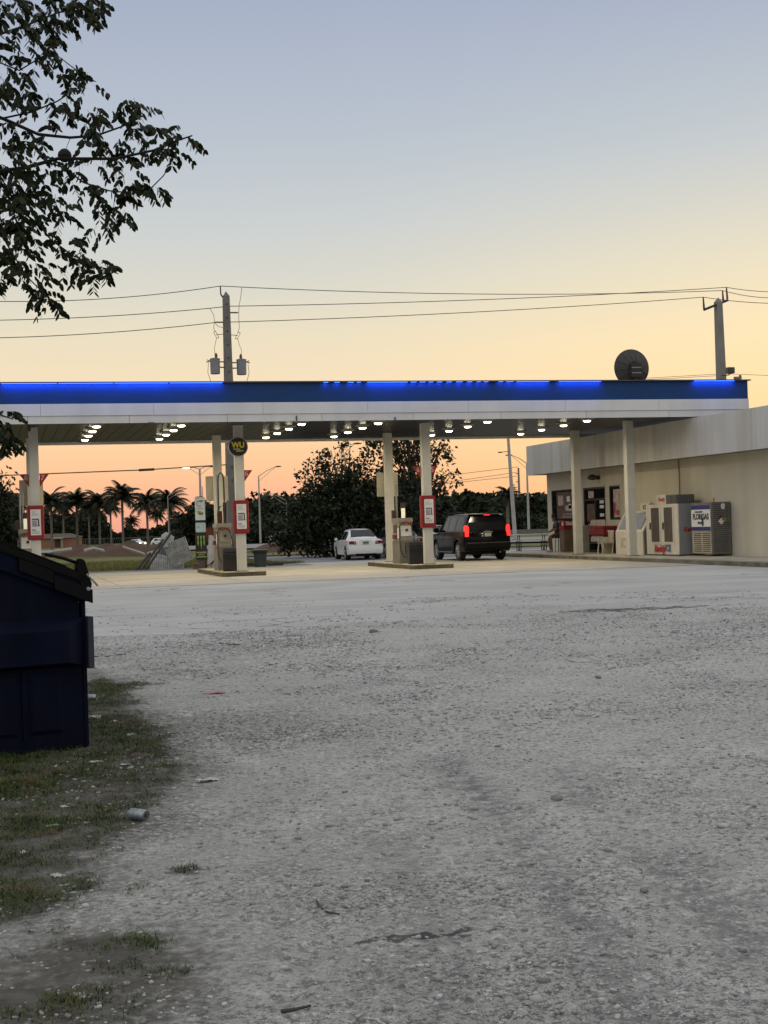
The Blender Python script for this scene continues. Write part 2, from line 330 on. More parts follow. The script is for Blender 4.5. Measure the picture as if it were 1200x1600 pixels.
X_, Y_ = X, Y
def turf_mat():
    m = M('turf', (.15, .145, .055), .95, var=.35, scale=.25, bump=.5, bscale=6, spec=.1); return m
gx = np.concatenate([np.linspace(-1600, -200, 8), np.arange(-180, 260, 12.), np.linspace(280, 1600, 8)]); gy = np.concatenate([[-300, -60], np.arange(0, 360, 8.), np.linspace(370, 2200, 10)])
tag(grid('ground', gx, gy, lambda x, y: terr(x, y)-.08, turf_mat()), kind='structure')
# verge, driveway, far road
tag(MB().prism([(-60, 56.8), (-5, 57.6), (3.2, 59.4), (11.5, 61.3), (12.6, 62.0), (12.6, 63.4), (-60, 63.4)], -.05, .014, 'z').build('verge', turf_mat()), kind='structure')
tag(MB().prism([(8.6, 60.5), (11.5, 61.15), (12.6, 61.85), (12.6, 61.99), (11.5, 61.29), (8.6, 60.63)], 0, .09, 'z').build('kerb', M('kerb_concrete', (.10, .10, .095), .9, bump=.3)), kind='structure')
tag(MB().add([(12.7, 62.1, -.004), (60, 62.1, -.004), (60, 79, -.004), (12.7, 79, -.004)], [(0,1,2,3)]).build('driveway', M('driveway_asphalt', (.19, .19, .195), .9, var=.25, scale=.6)), kind='structure')
tag(MB().box(12.7, 60, 79, 79.3, -.07, .07).build('kerb', M('kerb_dark', (.09, .09, .085), .9)), kind='structure')
def slab_mat():
    m = M('slab_concrete', (.42, .385, .325), .8, var=.16, scale=.7, bump=.15, bscale=30, streak=0); t = m.node_tree; n = t.nodes.new; l = t.links.new; b = t.nodes['Principled BSDF']
    src = b.inputs['Base Color'].links[0].from_socket; tcn = n('ShaderNodeNewGeometry')
    mp = n('ShaderNodeMapping'); mp.inputs['Scale'].default_value = (.16, .9, 1); l(tcn.outputs['Position'], mp.inputs[0])
    ns = n('ShaderNodeTexNoise'); ns.inputs['Scale'].default_value = 1.; ns.inputs['Detail'].default_value = 7; l(mp.outputs[0], ns.inputs['Vector'])
    r = n('ShaderNodeMapRange'); l(ns.outputs['Fac'], r.inputs[0]); r.inputs[1].default_value = .5; r.inputs[2].default_value = .68; r.inputs[4].default_value = .55
    mx = n('ShaderNodeMix'); mx.data_type = 'RGBA'; l(r.outputs[0], mx.inputs[0]); l(src, mx.inputs[6]); mx.inputs[7].default_value = (.2, .18, .16, 1); l(mx.outputs[2], b.inputs['Base Color']); return m
sm = MB()
for i in range(7):
    for j in range(4):
        x0 = -4+i*3.68; y0 = 41.2+j*4.1
        sm.box(x0+.012, x0+3.668, y0+.012, y0+4.088, -.03, .012)
tag(sm.build('concrete_apron', slab_mat()), kind='structure')
tag(MB().box(-60, 12.6, 57.8, 61.9, -.03, .006).build('side_road', M('side_asphalt', (.17, .175, .185), .85, var=.2, scale=.8)), kind='structure')
# far road
def strip(name, near, far, mat, lift=.04, n=12):
    vs = []; fs = []
    for i in range(n+1):
        t = i/n
        for a, b_ in (near, far):
            p = a.lerp(b_, t); vs.append((p.x, p.y, float(terr(p.x, p.y))+lift))
    for i in range(n): fs.append((2*i, 2*i+2, 2*i+3, 2*i+1))
    return MB().add(vs, fs).build(name, mat)
tag(strip('road', (Vector((-90, 215, 0)), Vector((75, 60, 0))), (Vector((-90, 250, 0)), Vector((100, 75, 0))), M('far_road', (.23, .225, .225), .9, var=.1, scale=.2)), kind='structure')

# sidewalk by the shop
sw = MB().box(21.8, 24.2, 34, 66, -.05, .16).box(24.2, 30, 61.3, 66, -.05, .16)
tag(sw.build('sidewalk', M('walk_concrete', (.40, .37, .31), .85, var=.25, scale=1.2, bump=.2)), kind='structure')
tag(MB().box(21.62, 21.797, 34, 66, -.05, .13).build('kerb', M('kerb_shop', (.16, .145, .11), .9, var=.5, scale=2)), kind='structure')

for nm_, fn_ in (('ruts', rut_mask), ('rough', rough_zone)):
    a_ = lot.data.attributes.new(nm_, 'FLOAT', 'POINT'); a_.data.foreach_set('value', fn_(X_, Y_).ravel().astype(np.float32))

# ------------------------------------------------------------------ canopy
cream = M('column_paint', (.57, .56, .515), .55, var=.1, scale=2, streak=.25, dirt=(.40, .36, .27))
white_panel = M('white_panel', (.72, .725, .72), .45, island=.035, var=.07, scale=.8, streak=.18, dirt=(.40, .39, .37))
blue_panel = M('blue_panel', (.003, .046, .175), .5, var=.12, scale=1, spec=.35, streak=.15, dirt=(.01, .05, .16))
CX0, CX1, CY0, CY1 = -2.2, 25.6, 45.0, 56.0
cn = empty('fuel_canopy', (CX0, CY0, 0), 'long fuel station canopy with a glowing blue band, on square cream columns', 'canopy')
def ring(mb, x0, x1, y0, y1, z0, z1, t):
    mb.box(x0, x1, y0, y0+t, z0, z1); mb.box(x0, x1, y1-t, y1, z0, z1); mb.box(x0, x0+t, y0+t, y1-t, z0, z1); mb.box(x1-t, x1, y0+t, y1-t, z0, z1); return mb
o_ = (CX0, CY0)
def cl(mb):  # into canopy-local coordinates
    mb.v = [(x-CX0, y-CY0, z) for x, y, z in mb.v]; return mb
low = MB()
for i in range(9):
    a = CX0+i*(CX1-CX0)/9; low.box(a+.006, a+(CX1-CX0)/9-.006, CY0+.03, CY0+.1, 5.03, 5.262)
low.box(CX0+.03, CX1-.03, CY1-.1, CY1-.03, 5.03, 5.26).box(CX0+.03, CX0+.1, CY0+.1, CY1-.1, 5.03, 5.26).box(CX1-.1, CX1-.03, CY0+.1, CY1-.1, 5.03, 5.26)
cl(low).build('lower_fascia', white_panel, cn)
up = MB()
for i in range(8):
    a = CX0+i*(CX1-CX0)/8; up.box(a+.004, a+(CX1-CX0)/8-.004, CY0, CY0+.1, 5.27, 5.64)
up.box(CX0, CX1, CY1-.1, CY1, 5.27, 5.64).box(CX0, CX0+.1, CY0+.1, CY1-.1, 5.27, 5.64).box(CX1-.1, CX1, CY0+.1, CY1-.1, 5.27, 5.64)
cl(up).build('upper_fascia', white_panel, cn)
cl(ring(MB(), CX0+.02, CX1-.02, CY0+.02, CY1-.02, 5.645, 6.27, .1)).build('blue_fascia', blue_panel, cn)
cl(ring(MB(), CX0-.1, CX1+.06, CY0-.1, CY1+.1, 6.275, 6.315, .3)).build('cap_trim', M('cap_metal', (.10, .10, .11), .4, .6), cn)
cl(MB().box(CX0+.14, CX1-.14, CY0+.14, CY1-.14, 5.9, 5.98)).build('roof_deck', M('roof_deck', (.2, .2, .2), .8), cn)
deck = MB(); x = CX0+.12
while x < CX1-.42:
    deck.box(x+.008, x+.392, CY0+.12, CY1-.12, 5.13, 5.17); x += .4
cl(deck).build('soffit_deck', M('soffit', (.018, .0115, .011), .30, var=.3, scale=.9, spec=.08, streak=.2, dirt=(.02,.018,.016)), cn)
cl(MB().box(CX0+.12, CX1-.12, CY0+.12, CY1-.12, 5.18, 5.2)).build('soffit_backing', M('dark_gap', (.03, .03, .03), .9), cn)
COLX = [1.1, 7.87, 14.5, 22.28]
for cx in COLX:
    for cy in (47.9, 52.9):
        b0 = .16 if cx > 20 else .15
        cl(MB().box(cx-.15, cx+.15, cy-.15, cy+.15, b0, 5.128)).build('column', cream, cn, bev=.012)
        cl(MB().box(cx-.2, cx+.2, cy-.2, cy+.2, b0-.001, b0+.03)).build('base_plate', M('rust_plate', (.2, .14, .08), .8), cn)
# LED tube segments under the cap: some lit, some dead (lengths in metres along X)
def fx(px): return view(px, 600, 1).x/view(px, 600, 1).y*45
segs = [(4, 348)]+[(505, 512), (522, 530), (543, 552), (557, 563), (573, 636), (641, 650), (655, 664), (669, 676), (682, 690), (697, 705), (712, 722), (729, 737), (744, 750), (755, 762), (778, 785), (790, 801), (806, 857), (872, 938), (1083, 1146)]
ledm = M('led_blue', (.1, .2, .8), .4, emis=(.05, .16, 1), estr=5.)
led = MB()
def led_seg(x0, x1, e=1.0):
    cl(MB().box(x0, x1, CY0-.082, CY0-.066, 6.262, 6.273)).build('led_strip', ledm, cn)
    ld = bpy.data.lights.new('led_light', 'AREA'); ld.shape = 'RECTANGLE'; ld.size = x1-x0; ld.size_y = .015; ld.energy = 5.6*e*(x1-x0); ld.color = (.03, .16, 1)
    lo = bpy.data.objects.new('led_light', ld); C.objects.link(lo); lo.parent = cn; lo.location = ((x0+x1)/2-CX0, -.075, 6.25); lo.rotation_euler = (R(16), 0, 0)
for k, (a, b_) in enumerate(segs):
    x0, x1 = fx(a), fx(b_)
    if k == 0:
        x0 = CX0+2.3
        m_ = 4
        for i in range(m_): led_seg(x0+(x1-x0)*i/m_+.02, x0+(x1-x0)*(i+1)/m_-.02, (1.15, 1., 1.2, .85)[i])
    else: led_seg(x0, x1, 1.0 if b_-a > 20 else .8)
# conduit stubs and little brackets on the fascia edge
for bb in ((4.55, 4.75, 45.0, 45.05, 5.0, 5.04), (12.6, 12.64, 44.98, 45.03, 5.0, 5.12), (9.3, 9.33, 44.97, 45.03, 5.03, 5.2)): cl(MB().box(*bb)).build('bracket', M('bracket_steel', (.08, .08, .08), .6), cn)

# recessed canopy lights: 6 banks of 4
housing = M('light_housing', (.35, .34, .32), .5); lensm = M('light_lens', (.9, .9, .8), .3, emis=(1, .90, .60), estr=12.)
banks = [3.05, 5.76, 9.76, 12.4, 16.3, 20.0]; rows = [46.35, 48.5, 50.7, 52.95]
bank_txt = ['just right of the leftmost column', 'in the second row from the left', 'just right of the round black sign', 'just left of the number 5 flag column', 'in the row above the black SUV', 'in the rightmost row']
row_txt = ['nearest', 'second nearest', 'third', 'farthest']
proto = empty('canopy_light', (0, 0, 5.13), 'x', 'ceiling light', 'lights under the fuel canopy')
MB().box(-.22, .22, -.22, .22, -.035, -.002).box(-.14, .14, -.14, .14, -.1, -.035).build('housing', housing, proto, bev=.01)
MB().lathe([(.02, -.15), (.08, -.146), (.115, -.13), (.125, -.1005)], 18).build('lens', lensm, proto, smooth=True)
ad_ = bpy.data.lights.new('lamp', 'AREA'); ad_.shape = 'DISK'; ad_.size = .36; ad_.energy = 36; ad_.color = (1, .88, .62); ad_.spread = R(165)
al = bpy.data.objects.new('lamp', ad_); C.objects.link(al); al.parent = proto; al.location = (0, 0, -.16)
first = True
for i, bx in enumerate(banks):
    for j, by in enumerate(rows):
        o = proto if first else copy_tree(proto); first = False
        o.location = (bx, by, 5.13); o['label'] = f'lit canopy light, {row_txt[j]} of the four {bank_txt[i]}'

# ------------------------------------------------------------------ islands, pumps, posters
def islands():
    yel = M('yellow_kerb', (.42, .33, .06), .7, var=.5, scale=5, streak=.5, dirt=(.2, .17, .1)); top = M('island_top', (.42, .38, .30), .85, var=.25)
    names = ['leftmost pump island, largely hidden by the dark container', 'worn yellow edged island under the round black sign column', 'worn yellow edged island between the white sedan and the black SUV']
    sidem = M('island_side', (.10, .085, .065), .9, var=.4, scale=3)
    for cx, nm in zip(COLX[:3], names):
        e = empty('pump_island', (cx, 47.2, 0), nm, 'pump island', 'raised pump islands')
        poly = [(-.68, 0), (.62, 0), (.72, .1), (.72, 6.3), (.62, 6.4), (-.68, 6.4), (-.78, 6.3), (-.78, .1)]
        MB().prism(poly, .0, .149, 'z').build('kerb_side', sidem, e)
        MB().prism([(x*.99, .03+y*.99) for x, y in poly], .149, .152, 'z').build('kerb_edge', yel, e)
        MB().prism([(x*.8, .35+y*.88) for x, y in poly], .152, .155, 'z').build('deck', top, e)
islands()

beige = M('pump_beige', (.27, .25, .21), .5, var=.15, streak=.3, dirt=(.15, .12, .09)); pgrey = M('pump_grey', (.16, .155, .14), .5, var=.2)
blackr = M('black_rubber', (.012, .012, .012), .5); redp = M('red_paint', (.23, .009, .010), .45, var=.15); dkr = M('dark_red', (.16, .02, .015), .5); dark = M('dark_plastic', (.02, .02, .021), .45, var=.3)
screen = M('dull_screen', (.05, .06, .06), .2); paper = M('paper_white', (.68, .68, .66), .7, var=.05); steel = M('steel_pole', (.30, .30, .29), .45, .5); bright = M('bright_panel', (.85, .82, .62), .5, emis=(1, .93, .65), estr=.35)
def pump(loc, label, mast):
    e = empty('fuel_pump', loc, label, 'fuel pump', 'fuel pumps')
    # body long axis along Y; the customer faces look along -X and +X; the narrow end faces the camera side
    MB().box(-.26, .26, -.5, .5, 0, .82).build('lower_cabinet', pgrey, e, bev=.012)
    MB().box(-.24, .24, -.48, .48, .82, 1.5).build('upper_cabinet', beige, e, bev=.012)
    MB().box(-.27, .27, -.51, .51, 1.5, 1.66).build('top_hood', beige, e, bev=.015)
    for s in (-1, 1):
        x = s*.245
        MB().box(min(x, x+s*.012), max(x, x+s*.012), -.18, .32, 1.12, 1.42).build('display', screen, e)
        MB().box(min(x, x+s*.02), max(x, x+s*.02), -.42, -.24, .92, 1.3).build('keypad', paper, e)
        b = MB().box(min(x, x+s*.10), max(x, x+s*.10), -.14, -.02, .9, 1.05).box(min(x, x+s*.08), max(x, x+s*.08), .12, .24, .9, 1.05); b.build('nozzle_boot', dkr, e)
    MB().box(-.2, .2, -.496, -.482, 1.0, 1.38).build('end_panel', paper if not mast else beige, e)
    MB().box(-.06, .05, -.505, -.49, .35, .75).build('nozzle_holder', dark, e)
    MB().lathe([(.03, -.53), (.05, -.53), (.05, -.50)], 10, (.02, 0, 1.22), 'y').build('end_cap', dark, e)
    # big hose loop hanging at the end
    pts = [(-.3, -.45, .55)]+[(-.26+.26*(1-math.cos(t))*1.0-.04, -.56, 1.2+.32*math.sin(t)) for t in np.linspace(.1, math.pi-.1, 9)]+[(.28, -.55, .95), (.30, -.5, .7)]
    pts = [(-.02, -.53, .22), (-.14, -.56, .27), (-.24, -.57, .5), (-.27, -.57, .8), (-.26, -.57, 1.1)]+pts[2:]
    MB().tube(pts, .018, 6).build('hose', blackr, e, smooth=True)
    a = [(-.14+.02, -.575, 1.40), (-.06, -.58, 1.49), (.04, -.58, 1.50), (.13, -.575, 1.47), (.2, -.57, 1.38)]
    MB().tube(a, .032, 6).build('hose_sleeve', redp if not mast else dkr, e, smooth=True)
    MB().tube([(-.1, .3, 1.66), (-.1, .3, 3.4 if mast else 2.9)], .03, 8).build('hose_mast', steel, e)
    if mast:
        MB().tube([(-.16, -.3, .4), (-.16, -.3, 1.6), (-.15, -.3, 3.2), (-.12, -.3, 3.38), (-.05, -.3, 3.46), (.02, -.3, 3.38), (.05, -.3, 3.2), (.06, -.3, 1.7), (.1, -.4, .5)], .03, 6).build('hose', M('brown_hose', (.045, .03, .022), .6), e, smooth=True)
        MB().tube([(-.2, -.4, 1.66), (-.22, -.4, 2.0), (-.12, -.4, 2.25), (.0, -.4, 2.3), (.06, -.4, 2.1), (.04, -.4, 1.7)], .022, 6).build('hose', blackr, e, smooth=True)
        MB().box(-.13, -.02, -.2, -.1, 1.66, 2.1).build('topper', dkr, e)
    else:
        MB().box(-.10, .04, -.3, -.27, 1.665, 2.02).build('topper_card', bright, e)
        MB().box(-.12, .06, -.3, -.26, 2.02, 2.22).build('topper_frame', M('topper_dark', (.05, .025, .02), .5), e); MB().box(-.4, -.25, -.1, 0, 1.66, 1.95).build('speaker_box', MATS['topper_dark'], e)
        MB().tube([(-.2, 0, 1.66), (-.2, 0, 2.9)], .03, 8).build('post', steel, e)
    return e
pump((14.25, 50.3, .155), 'beige fuel pump with a red topped hose loop beside the number 6 flag', False)
pump((7.6, 50.3, .155), 'beige fuel pump with a tall brown hose loop, left of the black bin', True)
pump((0.85, 50.3, .155), 'beige fuel pump behind the leftmost column, mostly hidden', False)
def service_bin(loc, label):
    e = empty('service_bin', loc, label, 'bin', 'black bins on the pump islands')
    MB().box(-.29, .29, -.22, .22, 0, .66).build('bin_body', dark, e, bev=.03)
    MB().box(-.32, .32, -.25, .25, .665, .72).box(-.3, .3, -.23, .23, .72, .80).build('bin_lid', M('bin_lid', (.05, .05, .052), .5), e, bev=.02)
    MB().box(-.26, .26, -.245, -.222, .42, .56).build('flap', M('flap_dark', (.008, .008, .008), .6), e)
    for x in (-.2, 0, .2): MB().box(x-.05, x+.05, -.232, -.2215, .05, .36).build('panel_rib', dark, e)
    MB().tube([(.33, -.1, .5), (.35, -.1, .7), (.34, .1, .72)], .014, 6).build('squeegee', steel, e)
service_bin((14.28, 48.75, .155), 'black service bin left of the column with the number 5 flag')
service_bin((7.62, 48.75, .155), 'black service bin left of the white column under the round sign')

def poster_box(cx, label):
    e = empty('sign_box', (cx, 47.72, 1.44), label, 'sign', 'red framed notices on the canopy columns')
    MB().prism([(-.25, .28), (-.275, .05), (-.225, -.04), (.225, -.04), (.275, .05), (.25, .28)], 0.0, 1.13, 'z').build('red_frame', redp, e, bev=.025)
    nb_ = MB().box(-.165, .165, -.052, -.0405, .16, 1.0)
    ink = M('ink', (.05, .055, .07), .6); gi = M('ink_grey', (.3, .31, .33), .6)
    b = MB().box(-.12, .10, -.056, -.0525, .66, .70).box(.07, .11, -.056, -.0525, .48, .66).box(.05, .13, -.056, -.0525, .45, .48).box(-.13, .0, -.056, -.0525, .315, .345)
    g_ = MB()
    for i, (a, c, z) in enumerate([(-.12, .04, .92), (-.12, .0, .88), (-.12, .1, .84), (-.12, .08, .80), (-.12, .12, .27), (-.12, .1, .24), (-.12, .12, .21)]): g_.box(a, c, -.055, -.0525, z, z+.012)
    g_.box(-.12, .04, -.055, -.0525, .44, .64); multi('notice', [(nb_, paper), (b, ink), (g_, gi)], e)
poster_box(COLX[0], 'red framed notice on the leftmost column, above the dark container lid')
poster_box(COLX[1], 'red framed notice on the column under the round black sign')
poster_box(COLX[2], 'red framed notice on the column beside the black SUV')
redf = M('flag_red', (.30, .012, .018), .5); pink = M('flag_digit', (.62, .34, .36), .6)
def flag(cx, side, digit, label):
    e = empty('number_flag', (cx+side*.17, 48.0, 3.18), label, 'number sign', 'red pump number flags')
    MB().prism([(0, 0), (side*.30, .42), (0, .42)], -.012, .012, 'y').build('flag_panel', redf, e)
    text('digit', digit, .24, pink, (side*.095, -.015, .30), 'front', e, bold=.006)
flag(COLX[0], -1, '8', 'red triangular number flag left of the leftmost column'); flag(COLX[0], 1, '7', 'red triangular flag with a 7 right of the leftmost column')
flag(COLX[1], 1, '6', 'red triangular number flag right of the column below the round black sign')
flag(COLX[2], -1, '6', 'red triangular flag with a 6 left of the column beside the SUV'); flag(COLX[2], 1, '5', 'red triangular flag with a 5 right of the column beside the SUV')
for cx, lb in zip(COLX[:3], ('behind the leftmost column', 'behind the tall brown hose loop', 'on the rear column left of the number 6 flag')):
    e = empty('blank_panel', (cx, 53.1, 2.68), f'blank beige square panel {lb}', 'sign', 'square sign panels on the rear columns')
    MB().box(-.42, .42, 0, .05, 0, .93).build('panel', M('panel_beige', (.50, .46, .36), .6, streak=.2), e, bev=.01)
    MB().box(-.1, .1, -.035, -.001, .2, .7).build('mount', steel, e)
# round sign
e = empty('round_sign', (7.79, 47.5, 4.37), 'round black sign with yellow WU lettering high on a canopy column', 'sign')
MB().lathe([(.31, -.02), (.335, -.02), (.335, .08), (.31, .08)], 40, (0, 0, 0), 'y').build('rim', M('sign_rim', (.35, .34, .28), .4), e, smooth=True)
MB().lathe([(.30, -.024), (.309, -.021), (.309, .0)], 40, (0, 0, 0), 'y').build('face', M('sign_black', (.006, .006, .007), .35), e)
wy = M('wu_yellow', (.62, .50, .04), .5)
text('letters', 'WU', .26, wy, (.0, -.028, .055), 'front', e, bold=.012, sx=.95)
text('small_letters', 'WESTERN', .052, M('wu_white', (.5, .5, .45), .5), (-.05, -.028, -.08), 'front', e, bold=.002)
text('small_letters', 'UNION', .075, wy, (.05, -.028, -.14), 'front', e, bold=.003)

# ------------------------------------------------------------------ shop
wallm = M('shop_wall', (.56, .52, .41), .8, var=.12, scale=.6, bump=.1, bscale=60, streak=.2, dirt=(.33, .29, .19))
fasm = M('shop_fascia', (.58, .58, .565), .7, island=.03, var=.08, scale=.5, streak=.45, dirt=(.34, .31, .24))
sh = empty('shop', (24.2, 34, 0), 'low cream painted station shop with a deep grey parapet and dark shopfront windows', 'shop')
def sl(mb): mb.v = [(x-24.2, y-34, z) for x, y, z in mb.v]; return mb
# wall with openings (far end shopfront)
WY = [57.9, 60.1, 54.45, 56.75, 53.0, 54.05]
w = MB().box(24.2, 24.4, 34, 53.0, 0, 4.1).box(24.2, 24.4, 53.0, 54.05, 0, 1.5).box(24.2, 24.4, 54.05, 54.45, 0, 2.9).box(24.2, 24.4, 56.75, 57.9, 0, 2.9)
w.box(24.2, 24.4, 57.9, 60.4, 0, 1.5).box(24.2, 24.4, 60.4, 60.9, 0, 2.9).box(24.2, 24.4, 53.0, 60.9, 2.9, 4.1)
w.box(24.4, 38, 60.7, 60.9, 0, 4.1).box(24.4, 38, 34, 34.2, 0, 4.1).box(37.8, 38, 34.2, 60.7, 0, 4.1).box(24.4, 37.8, 34.2, 60.7, 4.0, 4.1)
sl(w).build('wall', wallm, sh)
par = MB(); nseg = 7
for i in range(nseg):
    a = 33+i*(61.2-33)/nseg; par.box(23.4, 23.5, a+.004, a+(61.2-33)/nseg-.004, 3.64, 4.98)
par.box(23.4, 38.8, 61.2, 61.3, 3.64, 4.98).box(38.7, 38.8, 33.1, 61.2, 3.64, 4.98).box(23.4, 38.8, 32.9, 33, 3.64, 4.98)
sl(par).build('parapet', fasm, sh)
sl(MB().box(23.5, 24.198, 33, 61.2, 3.66, 3.72).box(24.2, 38.7, 60.902, 61.198, 3.66, 3.72)).build('eave_soffit', M('eave', (.22, .20, .16), .8), sh)
sl(MB().box(23.5, 38.7, 33, 61.2, 4.6, 4.66)).build('flat_roof', M('flat_roof', (.25, .25, .25), .9), sh)
frame = M('window_frame', (.012, .011, .011), .35); glass = M('dark_glass', (.012, .011, .012), .06, spec=.7)
def win(y0, y1, z0, z1, muls=()):
    f = MB().box(24.22, 24.3, y0, y1, z0, z0+.06).box(24.22, 24.3, y0, y1, z1-.06, z1).box(24.22, 24.3, y0, y0+.06, z0+.06, z1-.06).box(24.22, 24.3, y1-.06, y1, z0+.06, z1-.06)
    for yy in muls: f.box(24.22, 24.3, yy-.04, yy+.04, z0+.06, z1-.06)
    f = sl(f).build('window', frame, sh); sl(MB().box(24.26, 24.27, y0+.06, y1-.06, z0+.06, z1-.06)).build('pane', glass, f); return f
w1 = win(57.9, 60.4, 1.5, 2.9); w2 = win(53.0, 54.05, 1.5, 2.9)
d = MB().box(24.22, 24.32, 54.45, 54.55, .16, 2.9).box(24.22, 24.32, 56.65, 56.75, .16, 2.9).box(24.22, 24.32, 54.55, 56.65, 2.82, 2.9).box(24.22, 24.32, 54.55, 56.65, 2.34, 2.42).box(24.22, 24.32, 55.5, 55.6, .16, 2.34).box(24.22, 24.32, 54.55, 56.65, .16, .3)
dr = sl(d).build('door', frame, sh); sl(MB().box(24.27, 24.28, 54.55, 56.65, .3, 2.82)).build('pane', glass, dr)
sl(MB().tube([(24.17, 55.68, 1.0), (24.17, 55.68, 1.5)], .02, 6)).build('handle', steel, dr)
post1 = M('poster_brown', (.12, .06, .042), .5, var=.6, scale=4); post2 = M('poster_red', (.35, .03, .03), .5); post3 = M('poster_pale', (.50, .38, .35), .5, var=.55, scale=7)
sl(MB().box(24.25, 24.258, 58.0, 59.9, 1.6, 2.8)).build('poster', post1, w1)
sl(MB().box(24.243, 24.249, 58.35, 58.7, 2.35, 2.6).box(24.243, 24.249, 58.2, 58.5, 2.05, 2.25)).build('poster', paper, w1)
sl(MB().box(24.243, 24.249, 58.2, 59.3, 1.65, 1.72).box(24.243, 24.249, 58.1, 59.2, 1.78, 1.84)).build('poster', M('poster_grey', (.25, .25, .24), .5), w1)
sl(MB().box(24.25, 24.258, 53.1, 53.75, 1.6, 2.75)).build('poster', post3, w2)
sl(MB().box(24.243, 24.249, 53.55, 53.72, 1.75, 2.2).box(24.243, 24.249, 53.2, 53.5, 1.7, 1.9)).build('poster', post2, w2)
sl(MB().box(24.243, 24.249, 58.1, 58.9, 1.95, 2.2).box(24.243, 24.249, 59.1, 59.7, 2.2, 2.65)).build('poster', post3, w1)
sl(MB().box(24.25, 24.262, 55.7, 56.5, 1.45, 2.2)).build('poster', post1, dr)
for z in (1.35, 1.65, 2.0, 2.2): sl(MB().box(24.25, 24.262, 54.75, 55.15, z, z+.13)).build('poster', paper, dr)
sl(MB().box(24.25, 24.262, 55.75, 56.4, 1.0, 1.35).box(24.25, 24.262, 55.75, 56.3, 2.45, 2.75)).build('poster', post3, dr)
sl(MB().tube([(24.17, 47.7, 3.66), (24.17, 47.7, 2.25)], .018, 6)).build('conduit', M('conduit', (.25, .17, .09), .7), sh)
sl(MB().box(24.1, 24.198, 47.6, 47.85, 2.12, 2.27)).build('junction_box', M('rusty_box', (.12, .06, .035), .8), sh)
# wall light
e = empty('wall_light', (24.1, 55.0, 3.28), 'dark unlit dome floodlight on the wall above the shop door', 'wall light')
MB().box(-.02, .1, -.08, .08, -.08, .08).build('bracket', frame, e); MB().lathe([(.05, -.1), (.2, -.06), (.22, .04), (.12, .12), (.03, .14)], 16, (-.2, 0, 0)).build('dome', M('dome_dark', (.03, .028, .025), .4), e, smooth=True)

# ------------------------------------------------------------------ things along the shop front (sidewalk top z=.16)
cabw = M('cabinet_white', (.60, .57, .50), .45, var=.06, streak=.12, dirt=(.4, .36, .28)); cabg = M('cabinet_grey', (.27, .28, .285), .5, var=.08)
redi = M('ice_red', (.45, .03, .03), .5); bluei = M('ice_blue', (.10, .14, .3), .5)
e = empty('ice_merchandiser', (23.2, 45.9, .16), 'white two door ice cabinet with red and blue lettering', 'ice cabinet')
MB().box(.012, .9, 0, 2.6, .04, 1.84).build('cabinet', cabg, e, bev=.015)
MB().box(-.03, .008, .002, 2.598, .04, 1.86).build('front_panel', cabw, e, bev=.008)
for k, y in enumerate((.45, 1.5)):
    dd = MB().box(-.05, -.034, y-.12, y+.74, .42, 1.78).build('door', cabw, e); MB().box(-.06, -.0515, y-.02, y+.62, .50, 1.74).build('door_window', M('fridge_glass', (.10, .085, .075), .5, spec=.2), dd)
    MB().box(-.1, -.062, y+.66, y+.69, .95, 1.2).build('handle', frame, dd)
MB().box(0, .7, .15, .95, 1.86, 2.18).build('condenser', M('condenser', (.10, .10, .105), .5), e)
gl = MB()
for i in range(8): gl.box(.05+i*.08, .08+i*.08, .13, .148, 1.9, 2.15)
for i in range(7): gl.box(-.02, -.002, .2+i*.1, .24+i*.1, 1.9, 2.15)
gl.build('grille', pgrey, e)
MB().box(0, .4, 1.0, 1.75, 1.862, 2.2).build('sign_box', cabw, e, bev=.01)
text('lettering', 'Reddy', .2, redi, (-.003, 1.33, 2.03), 'left', e, bold=.008, shear=.2)
text('lettering', 'Reddy', .34, redi, (-.054, 1.5, .24), 'left', e, bold=.014, shear=.2); text('lettering', 'ICE', .32, bluei, (-.054, .85, .26), 'left', e, bold=.012)
text('lettering', 'Reddy', .23, redi, (.45, -.004, .93), 'front', e, bold=.01, shear=.2)
# cage
e = empty('cylinder_cage', (23.45, 43.95, .16), 'perforated grey steel gas cylinder cage with a blue and white sign', 'gas cage')
cg = M('cage_steel', (.17, .165, .15), .5, .3, var=.2); cgd = M('cage_hole', (.02, .02, .02), .8); cgb = M('cage_tan', (.36, .32, .25), .6)
cbody = MB().box(0, .70, 0, 1.5, .08, 1.86)
hs = MB(); random.seed(3)
for i in range(24):
    z = .16+i*.07
    x = .07
    while x < .6:
        wd = random.choice((.03, .045, .06)); hs.box(x, x+wd, -.006, -.001, z, z+.022); x += wd+.025
multi('cage_body', [(cbody, cg), (hs, cgd)], e)
lvp = MB().box(-.012, -.001, .06, 1.44, .1, .88)
fs = MB()
for i in range(10):
    z = .16+i*.068
    for y in (.16, .80): fs.box(-.018, -.0125, y, y+.5, z, z+.024)
multi('louvre_panel', [(lvp, cgb), (fs, cgd)], e)
sg = MB().box(-.03, -.013, .06, 1.44, .90, 1.76).build('sign_board', paper, e)
MB().box(-.036, -.031, .06, 1.44, 1.62, 1.76).box(-.036, -.031, .06, 1.44, .90, 1.02).build('blue_band', M('band_blue', (.01, .02, .16), .5), sg)
ik = M('ink_black', (.015, .015, .018), .5)
text('lettering', 'FLORIGAS', .27, ik, (-.036, .75, 1.36), 'left', sg, bold=.012, sx=.95)
text('lettering', 'PROPANE', .1, ik, (-.036, .75, 1.15), 'left', sg, bold=.006)
MB().box(-.036, -.031, .6, 1.15, 1.51, 1.56).box(-.036, -.031, .55, .68, 1.05, 1.3).build('sign_mark', ik, sg)
